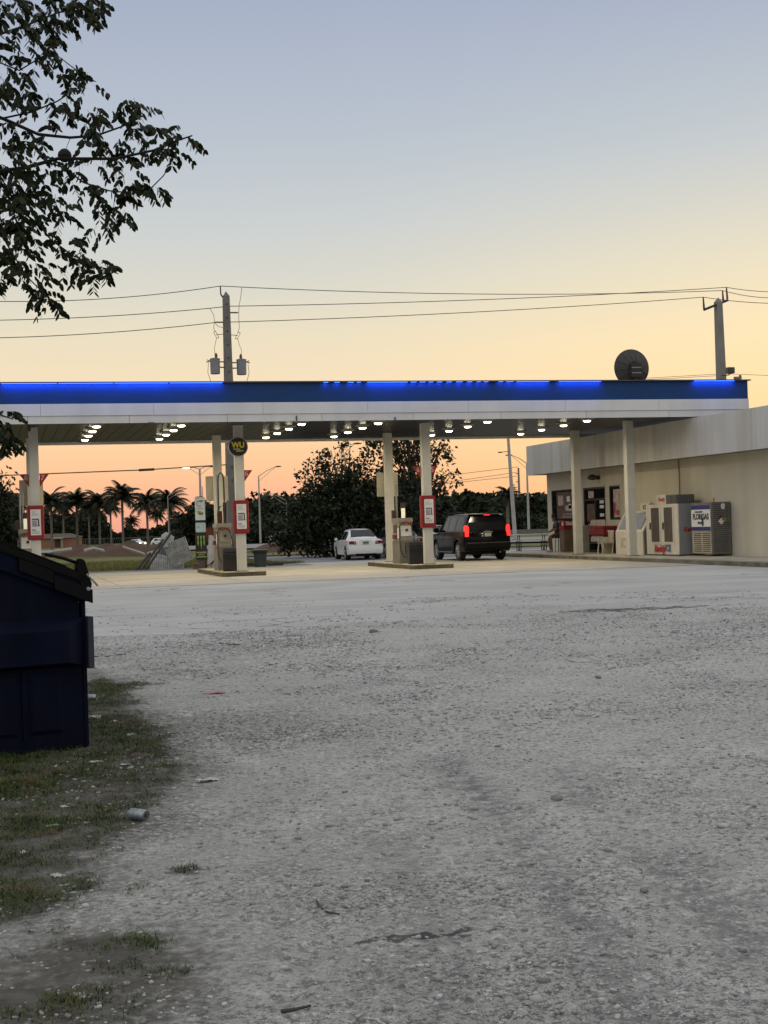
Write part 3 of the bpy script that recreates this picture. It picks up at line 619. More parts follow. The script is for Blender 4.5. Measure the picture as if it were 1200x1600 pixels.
MB().prism([(.34, 1.08), (.46, 1.2), (.34, 1.32), (.22, 1.2)], -.012, -.007, 'y').build('hazard_diamond', paper, e)
MB().prism([(.34, 1.2), (.46, 1.2), (.34, 1.08)], -.016, -.0125, 'y').build('hazard_white', paper, e)
MB().prism([(.22, 1.2), (.34, 1.32), (.40, 1.38), (.28, 1.40)], -.018, -.0165, 'y').build('hazard_red', M('hazard_red', (.2, .01, .015), .5), e)
MB().prism([(.36, 1.22), (.56, 1.2), (.54, 1.3), (.42, 1.34)], -.018, -.0165, 'y').build('hazard_yellow', M('hazard_yellow', (.22, .2, .08), .5), e)
MB().prism([(.36, 1.62), (.48, 1.6), (.50, 1.78), (.42, 1.82), (.34, 1.76)], -.012, -.007, 'y').build('tag', paper, e)
MB().tube([(.12, .05, 1.86), (.12, .05, 2.0)], .02, 6).build('finial', redi, e)
# slanted ice chest
e = empty('slant_ice_chest', (23.15, 48.75, .16), 'cream slant fronted ice chest standing behind the nearer shop column', 'ice cabinet')
prof = [(0, 0), (.95, 0), (.95, 1.62), (.42, 1.62), (.0, .85)]
MB().prism(prof, 0, 2.4, 'y').build('chest_body', M('chest_side', (.30, .29, .26), .6), e)
MB().prism([(-.02, -.0), (0.035, 0), (.035, .84), (.46, 1.60), (.42, 1.64), (-.02, .87)], -.02, 2.42, 'y').build('chest_frame', cabw, e)
mt = Matrix.Translation((0, 0, .87)) @ Matrix.Rotation(math.atan2(.42, .77), 4, 'Y')
for y in (.2, 1.28): MB().box(-.045, -.012, y, y+.95, .10, .80, mt).build('lid_window', M('grey_pane', (.22, .23, .25), .25), e)
text('lettering', 'ICE', .5, M('faded_ice', (.42, .38, .28), .6), (-.024, 1.6, .42), 'left', e, bold=.02)
e = empty('ice_sign', (23.5, 48.9, 1.78), 'small white sign box with dark lettering above the slanted ice chest', 'sign')
MB().box(0, .2, 0, .75, 0.0, .32).build('sign_case', cabw, e, bev=.01); text('lettering', 'ICE', .22, ik, (-.004, .38, .16), 'left', e, bold=.008); text('lettering', 'ICE', .14, ik, (.1, -.004, .16), 'front', e, bold=.004)
# red racks by the door
e = empty('red_rack', (23.55, 53.25, .16), 'red and white wire display rack of bottles outside the shop door', 'rack')
MB().box(0, .6, 0, 1.5, .75, .98).build('red_panel', redp, e, bev=.01); MB().box(-.005, .6, .02, 1.48, 1.0, 1.1).build('header', redp, e)
for z_ in (1.1, .45):
    for i in range(9): MB().lathe([(.05, .0), (.07, .02), (.07, .17), (.03, .24), (.03, .27)], 8, (.1, .12+i*.158, z_)).build('bottle', M('bottle_pale', (.45, .40, .36), .35), e)
MB().box(0, .6, 0, .04, .05, .75).box(0, .6, 1.46, 1.5, .05, .75).box(0, .6, .04, 1.46, .38, .43).box(0, .6, .04, 1.46, .08, .12).build('frame', dark, e)
e = empty('newspaper_stand', (23.65, 55.6, .16), 'low grey box stand right of the brown waste bin, behind the shop column', 'stand')
MB().box(0, .5, 0, .6, 0, 1.15).build('case', M('stand_grey', (.3, .28, .26), .6), e, bev=.02); MB().box(-.01, -.001, .08, .52, .5, .9).build('window', screen, e)
# stacked white plastic chairs / crates by the slanted chest
e = empty('plastic_chair', (22.95, 52.0, .16), 'white slatted plastic chair left of the slanted ice chest', 'chair')
pw = M('plastic_white', (.50, .46, .38), .5)
for x in (0, .42):
    for y in (0, .45): MB().tube([(x-.03, y, 0), (x+.02, y, .42)], [.03, .022], 6).build('leg', pw, e)
MB().box(-.03, .47, -.03, .48, .42, .46).build('seat', pw, e, bev=.01)
bk = MB()
for i in range(5): bk.box(.44, .47, -.02+i*.1, .05+i*.1, .46, .86)
bk.box(.435, .475, -.04, .49, .86, .93); bk.build('backrest', pw, e)
for y in (-.03, .46): MB().box(0, .44, y, y+.03, .62, .65).box(0, .03, y, y+.03, .46, .62).build('armrest', pw, e)
e = empty('wicker_bin', (23.4, 52.6, .16), 'pale round tub standing behind the white plastic chair', 'tub')
MB().lathe([(.2, 0), (.24, .3), (.26, .62), (.23, .62), (.2, .1)], 18).build('tub_body', M('tub', (.42, .37, .28), .7), e, smooth=True); MB().lathe([(.255, .62), (.275, .62), (.275, .66), (.25, .66)], 18).build('rim', pw, e)
# bin
e = empty('litter_bin', (23.6, 57.15, .16), 'tall brown waste bin with a red top beside the shop column', 'bin')
MB().box(-.28, .28, -.28, .28, .03, .98).build('bin_body', M('bin_brown', (.15, .10, .065), .8, var=.25, bump=.4, bscale=50), e, bev=.03)
MB().box(-.30, .30, -.30, .30, .985, 1.12).build('red_collar', redp, e, bev=.02)
MB().box(-.24, .24, -.24, .24, 1.12, 1.16).box(-.27, -.2, -.27, -.2, 1.12, 1.32).box(.2, .27, -.27, -.2, 1.12, 1.32).box(-.27, -.2, .2, .27, 1.12, 1.32).box(.2, .27, .2, .27, 1.12, 1.32).build('red_posts', redp, e)
MB().box(-.30, .30, -.30, .30, 1.325, 1.40).build('hood', redp, e, bev=.03); MB().box(-.2, .2, -.2, .2, 1.161, 1.30).build('liner', paper, e)
# picnic table
e = empty('picnic_table', (24.0, 62.6, .165), 'grey picnic table with bent tube legs at the far shop corner', 'picnic table', rz=R(-12))
e.scale = (.95, 1, .86); ptm = M('table_grey', (.62, .62, .61), .5, var=.15); ptf = M('table_frame', (.02, .02, .022), .4)
def slats(y0, y1, z, n_):
    b = MB()
    for i in range(n_):
        a = y0+(y1-y0)*i/n_; b.box(-.95, .95, a+.01, a+(y1-y0)/n_-.01, z, z+.04)
    return b
slats(-.37, .37, .865, 4).build('table_top', ptm, e)
for s in (-1, 1): slats(s*.72-.13, s*.72+.13, .55, 2).build('bench', ptm, e)
for x in (-.62, .62):
    MB().tube([(x, -.72, .53), (x, -.70, .1), (x, -.6, .025), (x, .6, .025), (x, .70, .1), (x, .72, .53)], .025, 6).build('leg_frame', ptf, e, smooth=True)
    MB().tube([(x, -.3, .86), (x, -.22, .3), (x, -.1, .03)], .022, 6).tube([(x, .3, .86), (x, .22, .3), (x, .1, .03)], .022, 6).tube([(x, -.72, .5), (x, .72, .5)], .02, 6).build('leg_frame', ptf, e, smooth=True)
# person seated on the table end
def person():
    e = empty('person', (23.75, 58.45, .16), 'person in dark blue shirt and reddish shorts sitting beside the brown waste bin', 'person', rz=R(172))
    # local: x forward, y left, z up; leaning forward, sitting on the table edge
    J = {'pelvis': ((0, 0, .80), .135), 'belly': ((.03, 0, .95), .13), 'chest': ((.12, 0, 1.18), .15), 'neck': ((.20, 0, 1.37), .06), 'head0': ((.235, 0, 1.45), .075), 'head1': ((.25, 0, 1.54), .098), 'head2': ((.245, 0, 1.62), .07)}
    E_ = [('pelvis', 'belly'), ('belly', 'chest'), ('chest', 'neck'), ('neck', 'head0'), ('head0', 'head1'), ('head1', 'head2')]
    for s, n_ in ((1, 'l'), (-1, 'r')):
        J[n_+'sh'] = ((.12, s*.19, 1.30), .065); J[n_+'el'] = ((.20, s*.25, 1.02), .045); J[n_+'wr'] = ((.42, s*.12, .90), .03); J[n_+'ha'] = ((.49, s*.09, .88), .035)
        J[n_+'hip'] = ((.04, s*.10, .78), .10); J[n_+'kn'] = ((.45, s*.16, .66 if s > 0 else .62), .062); J[n_+'an'] = ((.40, s*.16, .12), .04); J[n_+'hee'] = ((.37, s*.16, .05), .04); J[n_+'toe'] = ((.58, s*.18, .035), .035)
        E_ += [('chest', n_+'sh'), (n_+'sh', n_+'el'), (n_+'el', n_+'wr'), (n_+'wr', n_+'ha'), ('pelvis', n_+'hip'), (n_+'hip', n_+'kn'), (n_+'kn', n_+'an'), (n_+'an', n_+'hee'), (n_+'hee', n_+'toe')]
        for f, (dx, dy, ln, r_) in enumerate([(.02, .03, .07, .009), (.03, .015, .085, .0095), (.03, 0, .08, .009), (.028, -.015, .07, .0085), (-.01, .035, .055, .010)]):
            h = J[n_+'ha'][0]; J[f'{n_}f{f}'] = ((h[0]+dx, h[1]+dy*s, h[2]-.005), r_); J[f'{n_}g{f}'] = ((h[0]+dx+ln*.6, h[1]+dy*s*1.3, h[2]-ln*.55), r_*.85); E_ += [(n_+'ha', f'{n_}f{f}'), (f'{n_}f{f}', f'{n_}g{f}')]
    def skin(name, keys, edges, mat, root, grow=0., par=e):
        me = bpy.data.meshes.new(name); ix = {k: i for i, k in enumerate(keys)}
        me.from_pydata([J[k][0] for k in keys], [(ix[a], ix[b_]) for a, b_ in edges], []); o = bpy.data.objects.new(name, me); C.objects.link(o); o.parent = par
        o.modifiers.new('skin', 'SKIN'); sub = o.modifiers.new('sub', 'SUBSURF'); sub.levels = 1; sub.render_levels = 1
        if not me.skin_vertices: me.skin_vertices.new()
        for k in keys:
            sv = me.skin_vertices[0].data[ix[k]]; r_ = J[k][1]+grow; sv.radius = (r_, r_); sv.use_root = (k == root)
        me.materials.append(mat)
        for p in me.polygons: p.use_smooth = True
        return o
    body = skin('body', list(J), E_, M('skin_tone', (.16, .09, .06), .6), 'pelvis')
    sk = ['belly', 'chest', 'lsh', 'rsh', 'lel', 'rel']; skin('shirt', ['pelvis']+sk, [('pelvis', 'belly'), ('belly', 'chest'), ('chest', 'lsh'), ('chest', 'rsh'), ('lsh', 'lel'), ('rsh', 'rel')], M('shirt_blue', (.02, .035, .06), .9), 'belly', .018)
    skin('shorts', ['pelvis', 'lhip', 'rhip', 'lkn', 'rkn'], [('pelvis', 'lhip'), ('pelvis', 'rhip'), ('lhip', 'lkn'), ('rhip', 'rkn')], M('shorts_red', (.10, .03, .025), .9), 'pelvis', .022)
    for n_ in 'lr': skin('shoe', [n_+'hee', n_+'toe'], [(n_+'hee', n_+'toe')], M('shoe', (.35, .33, .3), .6), n_+'hee', .012)
    MB().lathe([(.02, .0), (.07, .01), (.105, .05), (.108, .10), (.08, .16), (.03, .185)], 16, (.235, 0, 1.52)).build('hair', M('hair', (.015, .01, .008), .7), e, smooth=True)
    fc = MB()
    for s in (-1, 1): fc.lathe([(.004, -.01), (.012, 0), (.004, .01)], 8, (.335, s*.035, 1.55), 'x')
    fc.build('eyes', M('eye', (.02, .015, .015), .3), e); MB().lathe([(.004, 0), (.017, .02), (.008, .05)], 8, (.345, 0, 1.505)).build('nose', MATS['skin_tone'], e); MB().box(.325, .34, -.025, .025, 1.475, 1.482).build('mouth', M('lip', (.12, .04, .035), .5), e)
    return e
person()
e = empty('stool', (23.75, 58.42, .16), 'dark low backed stool under the seated person', 'stool')
MB().box(-.17, .17, -.22, .2, .60, .65).build('seat', ptf, e, bev=.01)
for x in (-.14, .14):
    for y in (-.18, .16): MB().tube([(x*1.2, y*1.2, 0), (x, y, .6)], .016, 6).build('leg', ptf, e)

# ------------------------------------------------------------------ vehicles
black_car = M('car_black', (.0035, .0035, .004), .2, .0, var=.0, coat=.14, spec=.12); white_car = M('car_white', (.80, .82, .84), .25, var=.02, coat=.6); grey_car = M('car_grey', (.16, .17, .175), .25, .4, var=.02, coat=.6)
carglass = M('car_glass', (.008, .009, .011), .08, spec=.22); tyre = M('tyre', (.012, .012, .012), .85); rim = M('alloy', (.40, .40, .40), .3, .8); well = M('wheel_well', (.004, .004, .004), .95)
bumperm = M('bumper_dark', (.006, .006, .006), .5, spec=.12); chrome = M('chrome', (.6, .6, .6), .15, 1.)
tail_on = M('tail_lit', (.5, .01, .01), .3, emis=(1, .02, .015), estr=2.4); tail_off = M('tail_unlit', (.22, .012, .015), .25); amber = M('tail_clear', (.5, .35, .33), .2)
plate_w = M('plate', (.36, .40, .40), .4); plate_i = M('plate_ink', (.05, .12, .08), .4); handle_m = M('head_lamp', (.7, .7, .68), .1)
def interp(tab, y):
    for a, b_ in zip(tab, tab[1:]):
        if y <= b_[0]:
            t = (y-a[0])/(b_[0]-a[0]); return [a[i]+(b_[i]-a[i])*t for i in range(1, len(a))]
    return list(tab[-1][1:])
def car(name, tab, axles, wr, track, paint, e, rear_glass, side_windows, trim_col=None, rimm=None):
    """tab rows: y, z_sill, z_belt, hw_belt, z_top, hw_top. y=0 is the rear"""
    Ltot = tab[-1][0]; st = sorted(set([round(v, 3) for v in np.linspace(0, Ltot, 75)]+[t[0] for t in tab]))
    rings = []
    for y in st:
        zs, zb, hb, zt, ht = interp(tab, y)
        zz = zs
        for ax in axles:
            d = abs(y-ax); ar = wr+.07
            if d < ar: zz = max(zz, wr+math.sqrt(ar*ar-d*d))
        zz = min(zz, zb-.12); zm = zz+(zb-zz)*.55
        cr = .03 if zt-zb > .1 else .02
        half = [(hb-.06, zz), (hb-.015 if zz < zs+.02 else hb, zz+.02), (hb+.012, zm), (hb, zb), (hb-.035, zb+.02), (ht+.02, zt-.07 if zt-zb > .2 else zb+.021), (ht-.04, zt-.015 if zt-zb > .2 else zt-.002), (ht*.6, zt+cr*.6), (0, zt+cr)]
        rings.append([(-x, y, z) for x, z in half]+[(x, y, z) for x, z in reversed(half[:-1])])
    n_ = len(rings[0]); vs = [v for r in rings for v in r]; fs = [(i*n_+j, i*n_+(j+1) % n_, (i+1)*n_+(j+1) % n_, (i+1)*n_+j) for i in range(len(rings)-1) for j in range(n_)]
    fs += [tuple(range(n_)), tuple(range((len(rings)-1)*n_, len(rings)*n_))]
    MB().add(vs, fs).build('body', paint, e, smooth=True)
    # dark underbody so that arches read as hollow
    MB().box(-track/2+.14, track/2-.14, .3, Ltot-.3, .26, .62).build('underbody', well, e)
    for ax in axles:
        for s in (-1, 1):
            c = (s*(track/2), ax, wr); wd = .12
            wl = MB().lathe([(wr*.6, -wd), (wr*.93, -wd), (wr, -wd*.75), (wr, wd*.75), (wr*.93, wd), (wr*.6, wd)], 28, c, 'x').build('wheel', tyre, e, smooth=True)
            xo = s*wd
            rb = MB(); prof = [(wr*.61, xo*.9), (wr*.66, xo*1.02), (wr*.58, xo*1.02), (wr*.52, xo*.6), (.02, xo*.55)]
            rb.lathe(prof, 24, c, 'x'); 
            for k in range(6):
                a = k*math.pi/3; p0 = Vector((c[0]+xo*.95, c[1], c[2])); p1 = p0+Vector((0, math.cos(a)*wr*.58, math.sin(a)*wr*.58)); rb.tube([p0, p1], [.035, .028], 5)
            rb.build('rim', rimm or rim, wl, smooth=True)
    def side_pt(y, t, s, off=.006):
        zs, zb, hb, zt, ht = interp(tab, y); a = Vector((hb-.035, zb+.02)); b_ = Vector((ht+.02, zt-.07)); p = a.lerp(b_, t); nrm = Vector(((b_-a).y, -(b_-a).x)).normalized(); p += nrm*off
        return (s*p.x, y, p.y)
    for s in (-1, 1):
        for (y0, y1, y2, y3) in side_windows:   # bottom rear, bottom front, top front, top rear
            vs = []; k = 8
            for i in range(k+1):
                u = i/k; vs.append(side_pt(y0+(y1-y0)*u, .06, s)); vs.append(side_pt(y3+(y2-y3)*u, .93, s))
            MB().add(vs, [(2*i, 2*i+2, 2*i+3, 2*i+1) for i in range(k)]).build('side_window', carglass, e, smooth=True)
    return e

# SUV
suv = empty('suv', (19.05, 54.55, .012), 'glossy black SUV with lit red tail lamps parked facing away beside a pump island', 'SUV')
T = [(0, .50, 1.10, .93, 1.12, .90), (.06, .42, 1.17, .97, 1.22, .93), (.10, .40, 1.18, .985, 1.55, .82), (.22, .36, 1.18, 1.0, 1.84, .76), (.45, .36, 1.19, 1.01, 1.88, .76), (1.6, .36, 1.18, 1.02, 1.90, .77), (2.8, .36, 1.16, 1.02, 1.88, .77), (3.15, .36, 1.15, 1.02, 1.80, .76), (3.75, .36, 1.13, 1.01, 1.30, .78), (3.95, .36, 1.10, 1.01, 1.16, .86), (4.8, .36, 1.05, .98, 1.10, .86), (5.1, .42, .95, .90, .98, .80), (5.18, .5, .8, .8, .84, .72)]
car('suv', T, (.98, 3.95), .40, 1.72, black_car, suv, None, [(.30, 1.25, 1.25, .42), (1.35, 2.25, 2.25, 1.35), (2.33, 3.62, 3.12, 2.33)])
MB().add([(-.84, .035, 1.22), (.84, .035, 1.22), (.78, .082, 1.56), (-.78, .082, 1.56), (.66, .165, 1.79), (-.66, .165, 1.79)], [(0,1,2,3), (3,2,4,5)]).build('rear_window', carglass, suv)
MB().box(-.72, .72, .06, .42, 1.865, 1.905).build('spoiler', M('spoiler_sheen', (.10, .10, .105), .2, coat=1), suv, bev=.015)
MB().box(-.13, .13, .05, .062, 1.835, 1.858).build('brake_light', tail_on, suv)
for s in (-1, 1):
    MB().prism([(s*.80, .97), (s*.965, .97), (s*.95, 1.42), (s*.86, 1.45), (s*.80, 1.36)], -.012, .22, 'y').build('tail_light', tail_on, suv, bev=.02)
    MB().tube([(s*.70, .6, 1.93), (s*.70, .8, 1.97), (s*.70, 2.6, 1.97), (s*.70, 2.85, 1.92)], .018, 6).build('roof_rail', bumperm, suv)
    MB().box(min(s*1.03, s*1.25), max(s*1.03, s*1.25), 3.3, 3.42, 1.16, 1.36).build('wing_mirror', black_car, suv, bev=.03)
    MB().box(min(s*.97, s*1.08), max(s*.97, s*1.08), 1.5, 3.4, .33, .38).build('side_step', chrome, suv)
    for y in (1.5, 2.5): MB().box(min(s*1.03, s*1.045), max(s*1.03, s*1.045), y, y+.18, 1.02, 1.05).build('door_handle', bumperm, suv)
MB().box(-.95, .95, -.10, .12, .48, .76).build('rear_bumper', bumperm, suv, bev=.04)
MB().box(-.93, .93, -.104, -.1, .715, .74).build('bumper_step', M('bumper_edge', (.08, .08, .08), .3), suv)
MB().box(-.14, .14, -.02, -.004, .98, 1.12).build('number_plate', plate_w, suv); MB().box(-.2, .2, -.03, -.004, 1.14, 1.18).build('plate_lamp_bar', chrome, suv)
MB().box(-.045, .045, -.012, .0, 1.2, 1.225).box(-.1, .1, -.012, 0, 1.205, 1.22).build('badge', M('badge_gold', (.6, .5, .2), .25, 1.), suv)
MB().tube([(-.02, .12, 1.22), (.25, .15, 1.26)], .01, 5).build('rear_wiper', bumperm, suv)
MB().tube([(.5, -.02, .34), (.5, .3, .34)], .03, 8).build('exhaust', chrome, suv)

# sedan
def sedan(loc, label, paint, rz=0, name='sedan', group=None, rimm=None):
    e = empty(name, loc, label, 'car', group, rz)
    T = [(0, .38, .70, .72, .72, .66), (.05, .30, .86, .80, .88, .72), (.10, .26, .92, .83, .98, .72), (.30, .24, .93, .845, 1.00, .70), (.55, .22, .93, .85, 1.02, .68), (.62, .22, .93, .85, 1.06, .66), (1.28, .22, .93, .85, 1.42, .55), (1.6, .22, .92, .85, 1.46, .55), (2.3, .22, .91, .85, 1.46, .56), (2.65, .22, .90, .85, 1.41, .56), (3.35, .22, .88, .84, 1.02, .66), (3.45, .22, .87, .84, .93, .70), (4.1, .22, .82, .82, .86, .70), (4.42, .28, .70, .76, .72, .64), (4.52, .35, .58, .66, .60, .55)]
    car('sedan', T, (.92, 3.52), .31, 1.48, paint, e, None, [(.95, 1.42, 1.42, 1.25), (1.48, 2.15, 2.15, 1.48), (2.22, 3.05, 2.62, 2.22)], rimm=rimm)
    MB().add([(-.61, .63, 1.105), (.61, .63, 1.105), (.50, 1.23, 1.432), (-.50, 1.23, 1.432)], [(0,1,2,3)]).build('rear_window', carglass, e)
    bmp = MB().add([(-.80, -.05, .30), (.80, -.05, .30), (.84, -.06, .45), (.84, -.04, .62), (-.84, -.04, .62), (-.84, -.06, .45), (-.84, .3, .26), (.84, .3, .26), (.86, .3, .62), (-.86, .3, .62)], [(0,1,2,5), (5,2,3,4), (4,3,8,9), (0,5,4,9,6), (1,7,8,3,2), (0,6,7,1)]).build('rear_bumper', paint, e, bev=.015)
    for s in (-1, 1):
        MB().prism([(s*.46, .74), (s*.81, .76), (s*.82, .88), (s*.74, .91), (s*.48, .89)], -.015, .14, 'y').build('tail_light', tail_off, e, bev=.015)
        MB().box(min(s*.5, s*.58), max(s*.5, s*.58), -.02, -.0155, .79, .85).build('reverse_light', amber, e)
        MB().box(min(s*.86, s*1.0), max(s*.86, s*1.0), 2.85, 2.95, .92, 1.06).build('wing_mirror', paint, e, bev=.02)
        for y in (1.7, 2.6): MB().box(min(s*.855, s*.868), max(s*.855, s*.868), y-.4, y-.25, .80, .825).build('door_handle', paint, e)
        MB().prism([(s*.50, .60), (s*.72, .60), (s*.74, .72), (s*.52, .72)], 4.38, 4.5, 'y').build('headlight', handle_m, e, bev=.01)
    pl = MB().box(-.15, .15, -.02, -.008, .74, .88).build('number_plate', plate_w, e); MB().box(-.11, .11, -.023, -.0205, .78, .84).build('plate_print', plate_i, pl)
    MB().box(-.3, .3, .0, .01, .895, .915).build('trunk_trim', chrome, e); MB().box(-.5, .5, -.03, .08, .18, .30).build('bumper_valance', bumperm, e)
    return e
sedan((16.22, 63.5, .0), 'white sedan with unlit red tail lamps parked in front of the dark bushy tree', white_car, R(-3)).scale = (.96, .96, .97)
sedan((18.55, 64.6, .0), 'dull grey sedan half hidden between the white sedan and the pump column', grey_car)
sedan((23.1, 73.5, .0), 'white car seen between the pump hose and the column with the number 5 flag', white_car)

# far cars with lights on
lampw = M('headlamp_on', (1, 1, .9), .3, emis=(1, .93, .75), estr=12.); lampa = M('lamp_amber', (1, .6, .2), .3, emis=(1, .55, .2), estr=4.)
def far_car(px, Z, label, paint, rz, lit=True, warm=False):
    p = view(px, 838-.031*px, Z); z = float(terr(p.x, p.y))
    e = empty('far_car', (p.x, p.y, z), label, 'car', 'cars on the far road', rz)
    T = [(0, .4, .75, .75, .95, .7), (.3, .3, .95, .85, 1.05, .75), (.7, .3, .97, .88, 1.45, .62), (2.4, .3, .95, .88, 1.50, .62), (3.2, .3, .92, .86, 1.0, .72), (4.2, .3, .85, .82, .9, .7), (4.5, .4, .65, .7, .7, .6)]
    car('far', T, (.85, 3.5), .32, 1.5, paint, e, None, [(.8, 1.9, 1.9, .95), (2.0, 2.95, 2.4, 2.0)])
    MB().add([(-.60, 2.55, 1.43), (.60, 2.55, 1.43), (.72, 3.12, 1.06), (-.72, 3.12, 1.06)], [(0,1,2,3)]).build('windscreen', carglass, e)
    if lit:
        for s in (-1, 1): MB().lathe([(.03, 4.44), (.16, 4.5), (.03, 4.56)], 12, (s*.58, 0, .68), 'y').build('headlight', lampa if warm else lampw, e)
    return e
far_car(208, 300, 'small white car with lit headlamps right of the palms, farthest left on the far road', white_car, R(200))
far_car(240, 250, 'white car with bright headlamps on the far road left of the scrap heap', white_car, R(215))
far_car(253, 245, 'white car with amber glowing lamps nearest the scrap heap', white_car, R(190), True, True)
far_car(415, 200, 'white car on the far road just right of the red notice column', white_car, R(230))
far_car(433, 195, 'dark car with a lit headlamp left of the big dark bushy tree', grey_car, R(215))
far_car(822, 240, 'white car beyond the grey barrier, right of the SUV', white_car, R(90), False)
e = far_car(493, 120, 'dark car with one bright lamp glimpsed through the bushy tree', black_car, R(200))

# ------------------------------------------------------------------ poles and wires
conc = M('pole_concrete', (.26, .245, .225), .85, var=.15, scale=1.5, bump=.1); concd = M('pole_concrete_dark', (.20, .19, .175), .85, var=.15); dkm = M('dark_fitting', (.03, .03, .03), .6); trm = M('transformer_grey', (.24, .25, .27), .5, var=.1); wire = M('wire', (.03, .028, .026), .6); insu = M('insulator', (.13, .07, .05), .4); ltp = M('lamp_pole', (.42, .41, .39), .5)
P1 = view(356, 560, 65); P1b = Vector((P1.x, P1.y, 0))
def at_(px, py, Z): return view(px, py, Z)
top1 = at_(352.5, 463, 65)
e = empty('utility_pole', (P1.x, P1.y, 0), 'square concrete utility pole carrying two grey transformers behind the canopy', 'utility pole')
def loc(p): return Vector(p)-P1b
h1 = top1.z
MB().add([(x*w_, y*w_, z) for z, w_ in ((0, .27), (h1, .145)) for x, y in ((-1,-1), (1,-1), (1,1), (-1,1))]+[(0, 0, h1+.24)], [(0,1,5,4), (1,2,6,5), (2,3,7,6), (3,0,4,7), (4,5,8), (5,6,8), (6,7,8), (7,4,8), (3,2,1,0)]).build('pole_shaft', concd, e)
# small bolts down the face
b = MB()
for i in range(14): b.box(-.02, .02, -.2-.006*i, -.14, h1-.4-i*.62, h1-.34-i*.62)
b.build('step_bolts', dkm, e)
for px, s in ((335, -1), (378, 1)):
    c = loc(at_(px, 573, 65)); c.y = -.05
    t_ = MB().lathe([(.19, -.36), (.22, -.35), (.225, .30), (.24, .31), (.24, .34), (.10, .38)], 20, c).build('transformer', trm, e, smooth=True)
    MB().lathe([(.05, .38), (.075, .42), (.05, .46), (.075, .50), (.05, .54), (.03, .6)], 10, (c.x+(.06 if s < 0 else -.02), c.y, c.z)).build('bushing', insu, t_)
    MB().tube([c+Vector((-s*.2, 0, .2)), Vector((s*.12, 0, c.z+.2))], .03, 6).tube([c+Vector((-s*.2, 0, -.05)), Vector((s*.12, 0, c.z-.05))], .03, 6).build('mounting_arm', dkm, e)
    MB().tube([c+Vector((s*.22, 0, .26)), c+Vector((s*.40, 0, .18))], .022, 5).tube([c+Vector((s*.22, 0, .2)), c+Vector((s*.36, 0, .3))], .018, 5).build('terminal', dkm, e)
    MB().tube([c+Vector((s*.3, 0, .2)), c+Vector((s*.34, 0, -.3)), c+Vector((s*.2, 0, -.75)), c+Vector((-s*.1, 0, -.9)), Vector((s*.14, 0, c.z-.8))], .011, 4).build('lead', wire, e)
    # fuse cut-out
    f = loc(at_(337 if s < 0 else 372, 524, 65)); f.y = -.05
    m_ = Matrix.Translation(f) @ Matrix.Rotation(s*R(-28) * -1, 4, 'Y')
    MB().box(-.06, -.045, -.02, .02, -.17, .17, m_).box(.045, .06, -.02, .02, -.17, .17, m_).box(-.06, .06, -.02, .02, .15, .17, m_).box(-.06, .06, -.02, .02, -.17, -.15, m_).build('cutout', dkm, e)
    MB().tube([f, Vector((s*.12, 0, f.z+.05))], .015, 5).build('cutout_arm', dkm, e)
    q = loc(at_(335 if s < 0 else 378, 556, 65)); q.y = -.05
    MB().tube([f+Vector((0, 0, -.16)), f+Vector((-s*-.06, 0, -.45)), q.lerp(f, .35)+Vector((s*.05, 0, 0)), q], .010, 4).build('lead', wire, e)
for (x0, x1, py) in ((359, 372, 488.5), (336, 348, 503.5)):
    MB().tube([loc(at_(x0, py, 65)), loc(at_(x1, py, 65))], .035, 6).build('insulator_arm', insu, e)
MB().tube([loc(at_(348, 464, 65)), loc(at_(345, 460, 65)), loc(at_(344.3, 447, 65))], [.045, .035, .03], 6).build('top_insulator', dkm, e)
for pl_ in ([(378, 449), (376, 465), (373.5, 478), (373, 495), (374, 512), (372, 519)], [(327.5, 481.5), (334, 492), (335, 503), (334, 512), (336, 519)], [(336, 505), (341, 510), (348, 512)]):
    MB().tube([loc(at_(a, c, 65)) for a, c in pl_], .011, 4).build('jumper', wire, e)
P2 = view(1127, 540, 75); top2 = view(1125, 472, 75)
e2 = empty('utility_pole', (P2.x, P2.y, 0), 'concrete utility pole with a slanted crossarm behind the shop roof', 'utility pole'); h2 = top2.z
MB().add([(x*w_-lean, y*w_, z) for z, w_, lean in ((0, .27, 0), (h2, .165, .10)) for x, y in ((-1,-1), (1,-1), (1,1), (-1,1))]+[(-.10, 0, h2+.25)], [(0,1,5,4), (1,2,6,5), (2,3,7,6), (3,0,4,7), (4,5,8), (5,6,8), (6,7,8), (7,4,8), (3,2,1,0)]).build('pole_shaft', conc, e2)
def l2(px, py, Z=75): return view(px, py, Z)-Vector((P2.x, P2.y, 0))
A_ = l2(1100, 484, 74.4); B_ = l2(1137, 469, 75.4)
MB().tube([A_, B_], .07, 6).build('crossarm', dkm, e2)
for (px, py, qx, qy) in ((1100, 482, 1098.7, 464.3), (1130, 470, 1129, 454), (1136.5, 467, 1135, 449)):
    MB().tube([l2(px, py), l2(qx, qy)], [.06, .035], 6).build('insulator', insu, e2)
e = empty('floodlight', (view(1141, 580, 74).x, view(1141, 580, 74).y, view(1141, 580, 74).z), 'small dark floodlight box on the right hand utility pole', 'floodlight')
MB().box(-.2, .2, -.14, .14, -.12, .2).build('case', M('flood_case', (.10, .09, .07), .5), e, bev=.02); MB().tube([(-.45, .1, -.22), (-.1, 0, -.2), (0, 0, -.12)], .03, 6).build('arm', dkm, e); MB().box(-.16, .16, -.15, -.141, -.08, .16).build('lens', screen, e)
e = empty('small_floodlight', (view(1152, 596, 51).x, view(1152, 596, 51).y, 6.32), 'tiny tilted lamp on the right end of the canopy roof', 'floodlight')
